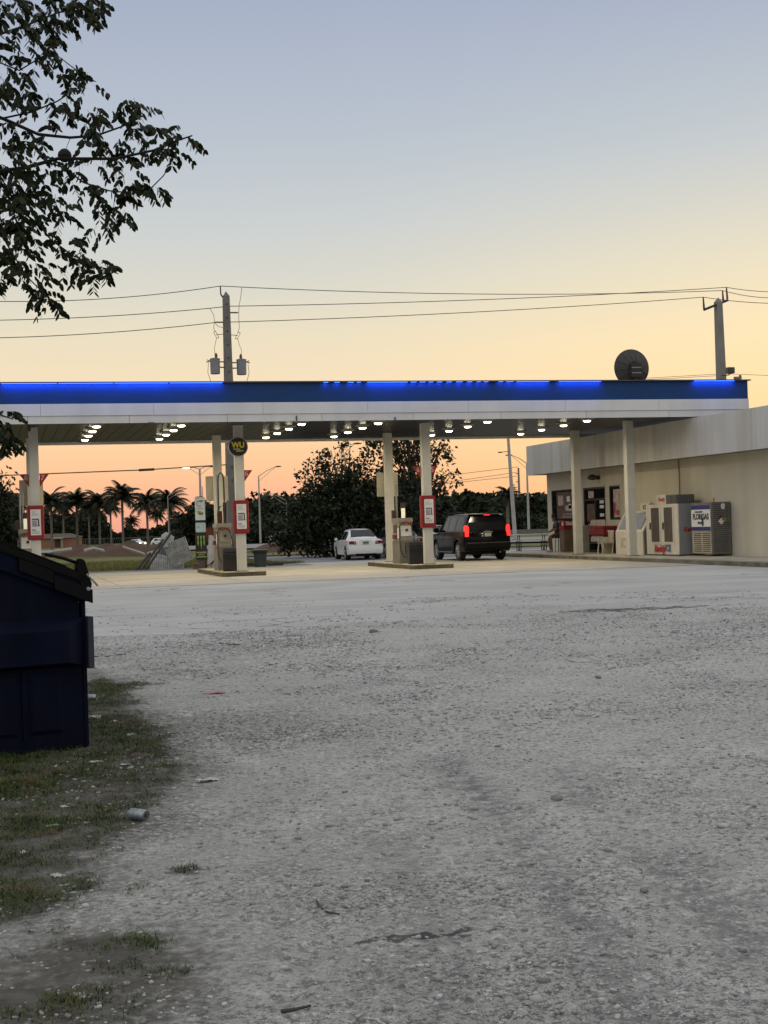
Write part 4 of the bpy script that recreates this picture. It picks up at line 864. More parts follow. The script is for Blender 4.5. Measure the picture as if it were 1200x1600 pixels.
MB().tube([(0, 0, -.0), (0, 0, .12)], .015, 6).build('stem', dkm, e); MB().box(-.12, .16, -.06, .06, .10, .19).build('case', M('flood_tan', (.25, .22, .16), .5), e, bev=.01); MB().box(.10, .14, -.05, .05, .19, .25).build('bracket', dkm, e)

def cable(pts, Zs, r_, label, group='power lines between the poles', sag=0.):
    P = []
    for i in range(len(pts)-1):
        a = view(*pts[i], Zs[i]); b_ = view(*pts[i+1], Zs[i+1])
        for t in np.linspace(0, 1, 16)[: None if i == len(pts)-2 else -1]: P.append(a.lerp(b_, float(t))+Vector((0, 0, -4*sag*t*(1-t))))
    o = MB().tube(P, r_, 5).build('power_line', wire); return tag(o, label, 'power line', group)
cable([(-60, 469.5), (344.3, 447), (1129, 454), (1260, 460)], [62, 65, 75, 78], .018, 'topmost power line passing over the tip of the transformer pole', sag=.28)
cable([(-60, 501), (359, 478.5), (1135, 449), (1260, 454)], [62, 65, 75, 78], .018, 'middle power line, crossing the topmost one before the right hand pole', sag=.15)
cable([(-60, 529), (336, 504), (1098.7, 464.3), (1260, 473)], [62, 65, 75, 78], .018, 'lowest of the three high power lines, ending on the left tip of the crossarm', sag=.15)
cable([(1000, 591.5), (1122, 584.5)], [80, 75], .012, 'thin low line left of the right hand pole', 'thin low lines by the right hand pole'); cable([(960, 596), (1122, 587)], [80, 75], .012, 'lowest thin line sinking behind the canopy edge left of the right hand pole', 'thin low lines by the right hand pole')
cable([(1132, 584), (1260, 589)], [75, 80], .012, 'thin low line right of the right hand pole', 'thin low lines by the right hand pole')
c_ = cable([(-60, 745.5), (30, 742), (218, 734.5), (245, 733), (357, 726)], [62]*4+[65], .025, 'dark street cable under the canopy reaching the transformer pole'); c_['group'] = ''; del c_['group']
e = MB().tube([view(217, 734.6, 62), view(241, 733.3, 62)], [.055, .055], 8).build('cable_splice', wire); tag(e, 'thick dark splice on the street cable left of the double street lamp', 'cable splice')

lampe = M('street_lamp_on', (1, 1, .9), .3, emis=(1, .95, .75), estr=6.)
def street_lamp(px, py_top, Z, arms, label, r_=.09, lit=False):
    t_ = view(px, py_top, Z); z0 = float(terr(t_.x, t_.y)); e = empty('street_lamp', (t_.x, t_.y, z0), label, 'street lamp', 'street lamps along the far road')
    H = t_.z-z0; MB().tube([(0, 0, 0), (0, 0, H*.5), (0, 0, H)], [r_*1.4, r_*1.1, r_*.8], 8).build('pole', ltp, e, smooth=True)
    for k, (dx, dz) in enumerate(arms):
        ex = view(px+dx, py_top+dz, Z)-Vector((t_.x, t_.y, z0)); MB().tube([(0, 0, H), (ex*.5+Vector((0, 0, H*.5)))+Vector((0, 0, .12)), ex], [.06, .05, .04], 6).tube([(0, 0, H-.7), (ex*.6+Vector((0, 0, (H-.7)*.4))), ex+Vector((0, 0, -.05))], .03, 5).build('arm', ltp, e)
        d = Vector((ex.x, ex.y, 0)).normalized(); MB().tube([ex-d*.1, ex+d*.3, ex+d*.75], [.05, .12, .05], 6).build('lamp_head', lampe if (lit and k == 0) else dkm, e)
    return e
street_lamp(312, 733, 165, [(-17, -2), (17, -4)], 'double armed street lamp with its left lamp lit, left of the transformer pole', .14, True)
street_lamp(404, 744, 195, [(27, -15)], 'single armed street lamp right of the red notice under the round sign', .11)
street_lamp(823, 724, 175, [(-24, -13)], 'single armed street lamp just left of the shop parapet', .13)
street_lamp(262, 775, 260, [(24, -11)], 'street lamp arm just above the palm crowns', .08)
street_lamp(447, 782, 230, [(-28, -12)], 'faint street lamp left of the dark bushy tree', .07)
street_lamp(534, 702, 150, [(20, -9)], 'street lamp whose arm shows above the dark bushy tree', .07)
street_lamp(421, 790, 330, [], 'short thin far pole right of the single armed street lamp', .12)
street_lamp(316, 760, 330, [], 'thin far pole just right of the double armed street lamp', .12)
t_ = view(791, 640, 115); e = empty('light_pole', (t_.x, t_.y, 0), 'tall plain steel pole rising behind the SUV to the canopy', 'pole'); MB().tube([(.42, 0, 0), (.25, 0, 4), (0, 0, t_.z)], [.17, .15, .09], 10).build('pole', ltp, e, smooth=True); MB().lathe([(.25, 0), (.25, .1), (.2, .12)], 12, (.42, 0, 0)).build('base', conc, e)
MB().tube([(.12, 0, 7.2), (-.5, 0, 7.15)], .03, 5).tube([(-.5, 0, 7.15), (-.8, 0, 7.13)], .06, 6).build('arm', dkm, e)
t_ = view(810, 731, 245); e = empty('far_utility_pole', (t_.x, t_.y, float(terr(t_.x, t_.y))), 'far concrete utility pole between two lamp poles right of the SUV', 'utility pole'); hh = t_.z-float(terr(t_.x, t_.y))
MB().tube([(0, 0, 0), (0, 0, hh)], [.26, .16], 6).build('pole_shaft', conc, e); MB().tube([(-.5, 0, hh-1.), (0, 0, hh-1.)], .07, 5).tube([(-.5, 0, hh-2.4), (0, 0, hh-2.4)], .07, 5).build('insulator', dkm, e)
for k, (a, c, lb) in enumerate([((640, 750), (810, 729.5), 'upper'), ((640, 762), (807, 738), 'middle'), ((640, 762), (807, 744), 'lowest')]):
    cable([a, c], [245, 245], .04, f'{lb} faint line from the far utility pole towards the tree', 'faint far power lines')

# satellite dish on the canopy roof
dc = view(987, 575, 54.5); e = empty('satellite_dish', (dc.x, dc.y, 5.98), 'round dark mesh satellite dish seen from behind on the canopy roof', 'satellite dish'); zc = dc.z-5.98
def dishm():
    m = M('dish_mesh', (.055, .048, .042), .6, var=.3, scale=6, bump=.4, bscale=60); return m
nb = 36; prof = [(.02, -.24), (.2, -.225), (.4, -.165), (.55, -.09), (.71, .0), (.715, .02), (.55, -.07), (.4, -.145), (.2, -.205), (.02, -.22)]
MB().lathe(prof, nb, (0, 0, zc), 'y').build('dish', dishm(), e, smooth=True)
rb = MB()
for k in range(12):
    a = k*math.pi/6+.12; d_ = Vector((math.cos(a), 0, math.sin(a))); rb.tube([Vector((0, -.26, zc))+d_*.12, Vector((0, -.18, zc))+d_*.42, Vector((0, -.02, zc))+d_*.705], .010, 4)
rb.build('ribs', M('dish_rib', (.09, .085, .08), .5), e)
rb = MB(); rb.tube([Vector((math.cos(a)*.71, 0.01, zc+math.sin(a)*.71)) for a in np.linspace(0, 2*math.pi, 37)], .016, 5, False); rb.tube([Vector((math.cos(a)*.24, -.25, zc+math.sin(a)*.24-.02)) for a in np.linspace(0, math.pi, 13)], .012, 5); rb.build('rim', dkm, e)
MB().box(-.22, .22, -.42, -.24, zc-.4, zc+.12).build('mount_box', M('mount_dark', (.03, .027, .025), .6), e, bev=.02); MB().box(-.2, .2, -.44, -.422, zc-.05, zc-.01).box(-.2, .2, -.44, -.422, zc-.25, zc-.21).build('mount_bar', steel, e)
MB().tube([(0, -.3, 0), (0, -.3, zc-.3)], .06, 8).build('mast', dkm, e)

# ------------------------------------------------------------------ things by the left verge
e = empty('sign_pylon', (7.72, 57.0, 0), 'slim pylon with white panels over a black banner with green claw mark', 'sign')
wp = M('pylon_white', (.60, .70, .80), .5, var=.1); mk = M('banner_black', (.006, .007, .006), .5); gn = M('claw_green', (.22, .38, .10), .5); gteal = M('logo_grey', (.20, .27, .27), .5); leafg = M('logo_leaf', (.12, .2, .03), .5); leafy = M('logo_yellow', (.45, .33, .05), .5)
MB().box(-.13, .13, -.1, .1, 0, 2.95).build('post', M('pylon_post', (.06, .06, .065), .6), e)
MB().box(-.20, .20, -.14, -.101, 2.0, 2.92).build('top_panel', wp, e, bev=.01); MB().box(-.21, .21, -.145, -.101, 1.92, 1.995).build('dark_strip', mk, e); MB().box(-.2, .2, -.14, -.101, 1.52, 1.9).build('lower_panel', M('pylon_blue', (.38, .52, .64), .5), e)
lg = MB(); lg.tube([(-.02+.11*math.cos(t), -.146, 2.66+.11*math.sin(t)) for t in np.linspace(R(60), R(300), 12)], .018, 5); lg.build('logo', gteal, e)
MB().prism([(-.06, 2.74), (.05, 2.80), (.14, 2.78), (.06, 2.72)], -.15, -.141, 'y').build('logo_leaf', leafg, e)
MB().prism([(-.12, 2.30), (-.05, 2.22), (.08, 2.20), (.14, 2.28), (.06, 2.33)], -.15, -.141, 'y').build('logo_leaf', leafg, e); MB().prism([(-.12, 2.33), (.0, 2.30), (.08, 2.26), (.0, 2.38), (-.1, 2.38)], -.155, -.1505, 'y').build('logo_leaf', leafy, e)
MB().box(-.14, .12, -.146, -.141, 2.46, 2.48).box(-.12, -.06, -.146, -.141, 1.68, 1.74).build('logo_bar', gteal, e)
bn = MB().box(-.225, .225, -.15, -.101, .42, 1.5).build('banner', mk, e)
cw = MB()
for k, (x0, lnn) in enumerate(((-.13, .42), (-.01, .55), (.11, .42))):
    cw.prism([(x0-.035, 1.36), (x0+.045, 1.38), (x0+.02, 1.2), (x0+.035, 1.08), (x0+.012, 1.36-lnn), (x0-.02, 1.12), (x0-.005, 1.22)], -.157, -.1505, 'y')
cw.build('claw_mark', gn, bn)
text('lettering', 'MONSTER', .085, M('monster_white', (.4, .42, .38), .5), (0, -.153, .70), 'front', bn, bold=.003); text('lettering', 'ENERGY', .07, gn, (0, -.153, .61), 'front', bn, bold=.002); MB().box(-.2, .2, -.156, -.151, .51, .55).build('green_line', gn, bn)

def corrugated(name, w_, h_, mat, e, n_=18, amp=.02):
    vs = []; fs = []
    for i in range(n_*4+1):
        x = w_*i/(n_*4); y = amp*math.sin(i*math.pi/2); vs += [(x, y, 0), (x, y, h_)]
    for i in range(n_*4): fs.append((2*i, 2*i+2, 2*i+3, 2*i+1))
    o = MB().add(vs, fs).build(name, mat, e); sm_ = o.modifiers.new('t', 'SOLIDIFY'); sm_.thickness = .004; return o
galv = M('galvanised', (.38, .39, .39), .45, .5, var=.35, scale=4); galvw = M('white_sheet', (.55, .56, .55), .5, var=.2)
e = empty('metal_sheets', (6.1, 60.3, 0), 'heap of leaning grey corrugated metal sheets left of the sign pylon', 'scrap metal')
o = corrugated('sheet', 1.5, .95, galv, e, 16); o.rotation_euler = (R(-38), R(14), R(8)); o.location = (-.15, -.45, .0)
o = corrugated('sheet', 1.0, 1.1, galv, e, 12); o.rotation_euler = (R(-20), R(-20), R(-12)); o.location = (.75, -.35, .05)
o = corrugated('sheet', .8, 1.2, M('sheet_dull', (.18, .19, .19), .6, .3, var=.4, scale=5), e, 8); o.rotation_euler = (R(-25), R(30), R(20)); o.location = (.2, .1, .3)
o = MB().prism([(0, 0), (.5, .1), (.62, .5), (.3, .75), (.05, .6)], 0, .03, 'y').build('bent_plate', galv, e); o.location = (.45, -.1, .9); o.rotation_euler = (R(-25), 0, R(15))
MB().tube([(-.55, -.6, 0), (.5, .1, 1.25)], .05, 6).tube([(-.35, -.65, 0), (.85, .1, 1.55)], .05, 6).tube([(-.75, -.5, .0), (-.05, .1, .7)], .05, 6).build('timber_pole', M('dark_timber', (.06, .05, .042), .8), e)
# dry clutter below the sheets
e = empty('cardboard_box', (7.7, 57.9, 0), 'small brown crate at the foot of the sign pylon', 'box'); cbm = M('cardboard', (.20, .13, .08), .8)
MB().box(-.2, .22, -.15, .15, 0, .26).build('box_body', cbm, e, bev=.01); MB().box(-.2, .0, -.3, -.155, .22, .235).build('flap', cbm, e)
e = empty('white_panel', (8.15, 58.4, 0), 'white ribbed sheet leaning between the sign pylon and the tall hose pump', 'panel')
o = corrugated('sheet', .62, 1.45, galvw, e, 4, .03); o.rotation_euler = (R(-15), R(8), R(5))
for k in range(3):
    MB().tube([(-.05+k*.16, -.16, .1), (.62, -.3+.22, .55+k*.27-.3*k*0)], .022, 5).build('dark_slat', blackr, e)
e = empty('rusty_bin', (8.5, 59.3, 0), 'rust red metal box showing behind the top of the white ribbed sheet', 'box'); MB().box(-.4, .45, -.3, .3, 1.1, 1.65).box(-.35, -.28, -.28, .28, 0, 1.1).box(.33, .4, -.28, .28, 0, 1.1).build('box_body', M('rust_red', (.17, .05, .03), .8, var=.3), e); MB().box(-.42, .47, -.32, .32, 1.65, 1.7).build('lid', M('rust_lid', (.12, .04, .03), .8), e)
e = empty('waste_barrel', (10.3, 58.0, 0), 'dark grey blue waste barrel with a black liner right of the white column', 'bin')
MB().lathe([(.22, 0), (.24, .02), (.28, .62), (.30, .64), (.30, .68), (.26, .68)], 20).build('barrel', M('barrel_blue', (.03, .042, .05), .6), e, smooth=True)
MB().lathe([(.31, .56), (.325, .62), (.33, .70), (.25, .73), (.05, .70)], 14).build('liner', M('bag_black', (.01, .01, .01), .35, bump=.5), e, smooth=True)
e = empty('wheel_stop', (9.9, 59.3, 0), 'low dark kerb block left of the waste barrel', 'kerb block'); MB().box(-.9, .7, -.1, .1, 0, .16).build('block', M('block_dark', (.06, .055, .05), .9), e, bev=.02); MB().box(.9, 1.6, -.08, .08, 0, .12).build('block', MATS['block_dark'], e, bev=.02)

# dirt mounds with pale track caps
dirt_m = M('mound_earth', (.075, .037, .018), .95, var=.35, scale=1.2, bump=.6, bscale=6); cap_m = M('mound_cap', (.25, .225, .19), .9, var=.15)
md = [(95, 108, 3.6, .6, 'low brown mound right of the leftmost column'), (128, 106, 4.6, .95, 'brown earth mound with a pale cap left of centre in the row'), (168, 104, 4.6, .95, 'brown earth mound with a pale left slope'), (205, 103, 4.8, 1.1, 'tallest brown earth mound, left of the scrap heap'), (250, 102, 4.2, .95, 'brown earth mound behind the scrap heap'), (440, 100, 4.5, .9, 'brown earth mound left of the bushy tree'), (475, 98, 3.5, .75, 'small brown earth mound at the foot of the bushy tree')]
for k, (px, Z, r_, h_, lb) in enumerate(md):
    p = view(px, 838-.031*px, Z); n_ = 22; t = np.linspace(-1, 1, n_); X, Y = np.meshgrid(t*r_*(.5 if k != 3 else .45)*1.2, t*r_*.75); rr = np.sqrt((X/(r_*.6))**2+(Y/(r_*.75))**2)
    Zz = h_*np.clip(1-rr, 0, 1)**.85*(1+.25*(vnoise(X+k*7, Y, .8, k)-.5))-.12; i = (np.arange(n_-1)[:, None]*n_+np.arange(n_-1)[None, :]).ravel()
    o = np_obj('dirt_mound', np.stack([X.ravel(), Y.ravel(), Zz.ravel()], 1), np.stack([i, i+1, i+n_+1, i+n_], 1), dirt_m, smooth=True); o.location = (p.x, p.y, 0); tag(o, lb, 'dirt mound', 'earth mounds beyond the verge')
for k, (a, b_, c) in enumerate([((84, 862), (113, 858), (100, 860)), ((132, 861), (164, 861), (147, 857)), ((193, 855), (228, 868), (208, 860)), ((232, 868), (262, 857), (250, 861))]):
    Z = 97; pts = [view(*a, Z), view(*c, Z), view(*b_, Z)]
    o = MB(); 
    up_ = Vector((0, .9, .16)); vs = []
    for p in pts: p = Vector(p); p.z = max(p.z, .05); vs += [tuple(p), tuple(p+Vector((0, 1.2, .13)))]
    vs2 = [(x, y_, z-.10) for x, y_, z in vs]
    o.add(vs+vs2, [(0,2,3,1), (2,4,5,3), (6,7,9,8), (8,9,11,10), (0,6,8,2), (2,8,10,4), (1,3,9,7), (3,5,11,9), (0,1,7,6), (4,10,11,5)])
    o = o.build('track_slab', cap_m); tag(o, ['short pale slab on the leftmost earth mound', 'pale arched slab between two earth mounds', 'pale slab sloping down right of the tallest mound crest', 'pale slab rising right towards the scrap heap'][k], 'slab', 'pale slabs on the earth mounds')

# small orange house far left
hp = view(93, 835, 330); zt_ = float(terr(hp.x, hp.y)); e = empty('small_house', (hp.x, hp.y, zt_), 'small low orange block building with a brown hip roof below the palms', 'building', rz=-YAW)
e.scale = (.87,)*3; orange = M('house_orange', (.32, .15, .085), .85, var=.12, scale=.6)
MB().box(-8, 4.7, 0, 6, 0, 2.7).build('wall', orange, e); MB().add([(-8.4, -.4, 2.7), (5.1, -.4, 2.7), (5.1, 6.4, 2.7), (-8.4, 6.4, 2.7), (-5.5, 3, 3.7), (2.2, 3, 3.7)], [(0,1,5,4), (1,2,5), (2,3,4,5), (3,0,4), (3,2,1,0)]).build('roof', M('house_roof', (.10, .075, .06), .9), e)
MB().box(-8.4, 5.1, -.45, -.402, 2.5, 2.75).build('fascia_board', M('board_pale', (.33, .26, .2), .8), e)
MB().box(-1.3, .3, -.05, -.001, 0, 2.1).build('door', M('door_brown', (.06, .03, .025), .6), e); MB().box(.35, 1.0, -.5, -.2, 0, 2.6).build('porch_post', M('post_pale', (.4, .3, .22), .8), e); MB().box(-1.6, 1.1, -1.2, -.46, 2.35, 2.6).build('porch_roof', M('porch_white', (.5, .45, .4), .8), e)

# chain fence far left
fp0 = view(105, 835, 300); fp1 = view(305, 829, 300); e = empty('mesh_fence', (fp0.x, fp0.y, float(terr(fp0.x, fp0.y))), 'thin grey green mesh fence running below the palms', 'fence'); d_ = Vector((fp1.x-fp0.x, fp1.y-fp0.y, 0)); n_ = 14
fm = M('fence_mesh', (.12, .13, .11), .7)
for i in range(n_+1): MB().tube([d_*(i/n_), d_*(i/n_)+Vector((0, 0, 1.9))], .06, 5).build('post', fm, e)
b = MB()
for i in range(60):
    a = d_*(i/60); c = d_*((i+1)/60); b.tube([a+Vector((0, 0, .1)), c+Vector((0, 0, 1.8))], .022, 3).tube([a+Vector((0, 0, 1.8)), c+Vector((0, 0, .1))], .022, 3)
b.tube([Vector((0, 0, 1.85)), d_+Vector((0, 0, 1.85))], .05, 4); b.build('mesh', fm, e)
# far barrier on the right
a = view(760, 831, 150); c = view(900, 828, 150); e = empty('road_barrier', (a.x, a.y, 0), 'long low grey road barrier behind the picnic table', 'barrier'); d_ = Vector((c.x-a.x, c.y-a.y, 0)); L_ = d_.length; e.rotation_euler = (0, 0, math.atan2(d_.y, d_.x)); e['label'] = 'long low grey green road barrier beyond the picnic table'
MB().box(-8, L_+20, -.1, .1, .08, .62).build('rail', M('barrier_grey', (.15, .155, .14), .7, var=.2), e)
for i in range(8): MB().box(-6+i*4.5, -5.8+i*4.5, .101, .25, -.05, .6).build('post', dkm, e)

# ------------------------------------------------------------------ vegetation
leaf_dk = M('leaf_dark', (.019, .029, .011), .6, var=.3, scale=.8, island=.45, spec=.25); leaf_far = M('leaf_far', (.034, .043, .024), .8, var=.35, scale=.15, island=.35, spec=.1); leaf_far2 = M('leaf_far_pale', (.045, .053, .037), .8, var=.3, scale=.15, island=.3, spec=.1)
palm_m = M('palm_frond', (.020, .025, .012), .7, var=.2, island=.3, spec=.2); barkm = M('bark', (.09, .075, .06), .9, var=.3, bump=.5, bscale=12); palmbark = M('palm_trunk', (.17, .155, .135), .9, var=.2)
def leaf_quads(name, P, size, mat, parent=None, asp=.5, droop=0.):
    P = np.asarray(P, float); n_ = len(P); size = np.broadcast_to(np.asarray(size, float), (n_,))*rng.uniform(.7, 1.3, n_)
    u = rng.normal(size=(n_, 3)); u[:, 2] -= droop; u /= np.linalg.norm(u, axis=1)[:, None]; w_ = rng.normal(size=(n_, 3)); v = np.cross(u, w_); v /= np.linalg.norm(v, axis=1)[:, None]
    s = size[:, None]; V = np.stack([P-u*s*.5, P+v*s*asp*.5+u*s*.05, P+u*s*.5, P-v*s*asp*.5+u*s*.05], 1).reshape(-1, 3); F = np.arange(n_*4).reshape(-1, 4)
    return np_obj(name, V, F, mat, parent)
def clumps(cs, dens, shell=.5):
    """cs: list of (x,y,z,rx,ry,rz); returns points in clumps inside the ellipsoids"""
    out_ = []
    for (x, y, z, rx, ry, rz) in cs:
        n_ = int(dens*rx*ry*rz*4.2*(.72 if z > 3.4 else 1)); nc = max(4, int(n_/28))
        d = rng.normal(size=(nc, 3)); d /= np.linalg.norm(d, axis=1)[:, None]; r_ = rng.uniform(shell, 1.05, nc)**.7; c = d*r_[:, None]*np.array([rx, ry, rz])+np.array([x, y, z])
        k = rng.integers(0, nc, n_); sp_ = .16*min(rx, rz)+.12; out_.append(c[k]+rng.normal(size=(n_, 3))*sp_*rng.uniform(.5, 1.3, (nc, 1))[k])
    return np.concatenate(out_)
def limbs(mb, base, targets, r0, n=6):
    for t in targets:
        t = Vector(t); mid = Vector(base).lerp(t, .5)+Vector((random.uniform(-.3, .3), random.uniform(-.3, .3), .25)); mb.tube([base, mid, t], [r0*.5, r0*.22, r0*.06], n)
# the bushy tree behind the white sedan
def centre_tree(px, Z, label, cs, trunk_h, r0, dens, lsize, stems):
    p = view(px, 820-.031*(px-600)+0, Z); e = empty('broadleaf_tree', (p.x, p.y, -.05), label, 'tree'); mb = MB()
    for (dx, dy) in stems: mb.tube([(dx, dy, 0), (dx*1.2, dy*1.2, trunk_h*.5), (dx*1.8, dy*1.8, trunk_h)], [r0, r0*.8, r0*.6], 8); limbs(mb, (dx*1.8, dy*1.8, trunk_h), [(c[0]+random.uniform(-.5, .5)*c[3], c[1]+random.uniform(-.4, .4)*c[4], c[2]+random.uniform(0, .7)*c[5]) for c in cs for _ in range(3)], r0)
    mb.build('trunk', barkm, e, smooth=True); P = clumps(cs, dens); P = P[P[:, 2] > .1]
    leaf_quads('crown', P, lsize, leaf_dk, e, .55, .3); return e
def cpx(px0, px, py, Z, r_, rz=None, dy=0):   # ellipsoid centre in tree-local metres
    a = view(px0, 820-.031*(px0-600), Z); b_ = view(px, py, Z); return (b_.x-a.x, b_.y-a.y+dy, b_.z, r_, r_*.9, rz or r_)
T1 = [cpx(525, x, y, 74, r_, rz, dy) for x, y, r_, rz, dy in [(525, 825, 1.9, 1.5, 0), (480, 830, 1.3, 1.2, .3), (570, 825, 1.7, 1.5, .8), (500, 790, 1.6, 1.1, 0), (560, 780, 1.8, 1.2, .4), (470, 800, .8, .7, 0), (485, 755, 1.1, .8, 0), (525, 742, 1.2, .9, 0), (560, 740, 1.0, .8, .3), (512, 717, .9, .55, 0), (540, 705, .6, .5, 0), (590, 755, 1.0, .9, .5), (615, 810, 1.6, 1.6, 1.2), (450, 840, .8, .7, 0), (640, 820, 1.3, 1.3, 1.5)]]
centre_tree(525, 74, 'dense dark bushy tree with a low skirt of leaves behind the white sedan', T1, 1.2, .14, 175, .22, [(0, 0), (.5, .2), (-.6, .1)])
T2 = [cpx(640, x, y, 78, r_, rz, dy) for x, y, r_, rz, dy in [(640, 700, 1.5, 1.1, 0), (600, 710, 1.2, 1., 0), (680, 715, 1.1, .9, 0), (655, 670, 1.5, 1., 0), (610, 680, 1.2, .9, 0), (690, 755, .9, .7, 0), (660, 760, 1.2, 1., .3), (620, 760, 1.4, 1.2, .3), (706, 738, .5, .35, 0), (640, 800, 1.6, 1.5, .5), (600, 800, 1.3, 1.3, .5), (640, 640, 1.0, .7, 0), (690, 695, .6, .5, 0)]]
centre_tree(640, 78, 'taller open crowned tree behind the number 5 flag column', T2, 2.6, .18, 90, .24, [(0, 0), (.5, .1)])
T3 = [cpx(640, x, y, 84, r_, rz, dy) for x, y, r_, rz, dy in [(650, 805, 2.3, 1.6, 0), (600, 800, 2.0, 1.8, 0), (690, 815, 1.4, 1.2, 0), (660, 840, 1.8, 1., 0)]]
centre_tree(640, 84, 'dark rounded bush filling the gap behind the pump columns', T3, 1.0, .14, 150, .3, [(0, 0)])

# far wood: many crowns as one mass
cs = []
random.seed(11)
for px in range(-60, 1240, 9):
    if px < 300: top = (805 if px < 165 else (829 if px < 272 else 808))+random.uniform(-8, 8); Z = random.uniform(390, 430)
    elif px < 445: top = 783-(px-380)*.10+random.uniform(-5, 7); Z = random.uniform(260, 290)
    elif px < 720: top = 782+random.uniform(-5, 5); Z = random.uniform(240, 270)
    else: top = 778+random.uniform(-7, 6)+(5 if 740 < px < 780 else 0)+(6 if px > 850 else 0); Z = random.uniform(215, 245)
    p = view(px, top, Z); g0 = float(terr(p.x, p.y)); h_ = p.z-g0; r_ = h_*.42
    for zc_ in (h_-r_*.8, h_*.45, h_*.2): cs.append((p.x+random.uniform(-.5, .5), p.y+random.uniform(-3, 3), g0+zc_, r_*random.uniform(.8, 1.2), r_*.8, r_*.95))
P = []
for c in cs:
    n_ = 330; d = rng.normal(size=(n_, 3)); d /= np.linalg.norm(d, axis=1)[:, None]; r_ = rng.uniform(.55, 1.08, n_)[:, None]; P.append(d*r_*np.array(c[3:6])+np.array(c[:3]))
P = np.concatenate(P); P += (vnoise(P[:, 0], P[:, 2], 1.3, 9)[:, None]-.5)*np.array([0, 0, 1.4])
o = leaf_quads('far_wood', P, 1.15, leaf_far, None, .7); tag(o, 'dark wood running along the far side of the road', 'wood', None, 'stuff')
# pale scrub below the wood on the right and behind the road
cs = []
for px in list(range(350, 460, 13))+list(range(760, 900, 13)):
    Z = 200; p = view(px, 806+random.uniform(-5, 4) if px > 700 else 812+random.uniform(-9, 4), Z); g0 = float(terr(p.x, p.y)); h_ = p.z-g0; cs.append((p.x, p.y, g0+h_*.45, h_*.5, h_*.5, h_*.55))
P = []
for c in cs: n_ = 420; d = rng.normal(size=(n_, 3)); d /= np.linalg.norm(d, axis=1)[:, None]; P.append(d*rng.uniform(.6, 1.05, n_)[:, None]*np.array(c[3:6])+np.array(c[:3]))
o = leaf_quads('scrub', np.concatenate(P), .7, leaf_far2, None, .7); tag(o, 'paler green scrub in front of the dark wood', 'scrub', None, 'stuff')

# royal palms
def palm_proto(seed, nf=30, FL=4.1):
    r = random.Random(seed); vs = []; fs = []
    for k in range(nf):
        az = 2*math.pi*k/nf+r.uniform(-.25, .25); el = -.35+1.8*((k*7) % nf)/nf+r.uniform(-.1, .1); L_ = FL*r.uniform(.85, 1.1); pts = []; p = Vector((0, 0, 0)); e_ = el
        for i in range(11):
            pts.append(p.copy()); e_ = el-(i/10)**1.5*(1.35+.3*el); p = p+Vector((math.cos(az)*math.cos(e_), math.sin(az)*math.cos(e_), math.sin(e_)))*L_/10
        side = Vector((-math.sin(az), math.cos(az), 0))
        for i in range(1, 11):
            wl = 1.35*math.sin(math.pi*min(1, (i+1.2)/11.5))**.6; a = pts[i-1]; c = pts[i]
            for s in (-1, 1):
                for q in (0, .5):
                    a1 = a.lerp(c, q); b1 = a.lerp(c, q+.62); tip = (a1+b1)/2+side*s*wl*.72+Vector((0, 0, -wl*.5))+(c-a)*.9; b = len(vs); vs += [tuple(a1), tuple(b1), tuple(tip)]; fs.append((b, b+1, b+2))
    return np.array(vs), np.array(fs)
protos = [palm_proto(s) for s in (1, 2, 3)]; meshes = []
for i, (v, f_) in enumerate(protos):
    o = np_obj('crown', v, f_, palm_m); meshes.append(o.data); bpy.data.objects.remove(o)
def palm(px, py_top, Z, label, sc=1.0, k=0):
    t_ = view(px, py_top, Z); z0 = float(terr(t_.x, t_.y)); e = empty('royal_palm', (t_.x, t_.y, z0), label, 'palm tree', 'palms on the far left'); H = t_.z-z0-1.7*sc
    MB().tube([(0, 0, 0), (0, 0, H*.3), (0, 0, H*.8), (0, 0, H)], [.26, .22, .25, .16], 8).build('trunk', palmbark, e, smooth=True)
    o = bpy.data.objects.new('crown', meshes[k % 3]); C.objects.link(o); o.parent = e; o.location = (0, 0, H-.3); o.scale = (sc*1.12,)*3; o.rotation_euler = (0, 0, k*1.3); return e
pl_ = [(5, 774, 300, 1.0, 'leftmost palm at the edge, cut by the leaning branch side'), (27, 780, 330, .95, 'palm just left of the leftmost column'), (79, 774, 285, .95, 'palm just right of the leftmost column'), (119, 774, 290, .98, 'palm above the small orange building roof end'), (154, 776, 290, .95, 'fourth palm right of the leftmost column'), (190, 765, 275, 1.0, 'tallest palm, in the middle of the palm row'), (229, 776, 290, .95, 'palm right of the tallest palm'), (263, 774, 265, .98, 'rightmost large palm, left of the double street lamp'), (205, 812, 480, .8, 'tiny far palm low between the tallest palm and the next'), (245, 800, 420, .8, 'small far palm behind the two rightmost palms'), (277, 806, 400, .8, 'small far palm right of the rightmost large palm'), (98, 785, 370, .9, 'farther palm between the first two right of the leftmost column'), (138, 788, 370, .9, 'farther palm behind the fence above the mounds'), (172, 786, 370, .9, 'farther palm just left of the tallest palm')]
for k, (px, py, Z, sc, lb) in enumerate(pl_): palm(px, py-4, Z, lb, sc, k)
palm(792, 762, 190, 'lone shaggy palm top behind the plain steel pole', .5, 1)['group'] = 'x'
del bpy.data.objects[[o.name for o in bpy.data.objects if o.get('group') == 'x'][0]]['group']
# roadside tree at far left edge behind the container
T4 = [cpx(-10, x, y, 110, r_, rz) for x, y, r_, rz in [(5, 800, 1.6, 1.6), (-30, 790, 2.5, 2.5), (12, 830, 1.6, 1.5), (-5, 845, 1.6, 1.2)]]
centre_tree(-10, 110, 'green roadside tree at the left edge above the container lid', T4, 1.5, .15, 70, .35, [(0, 0)])

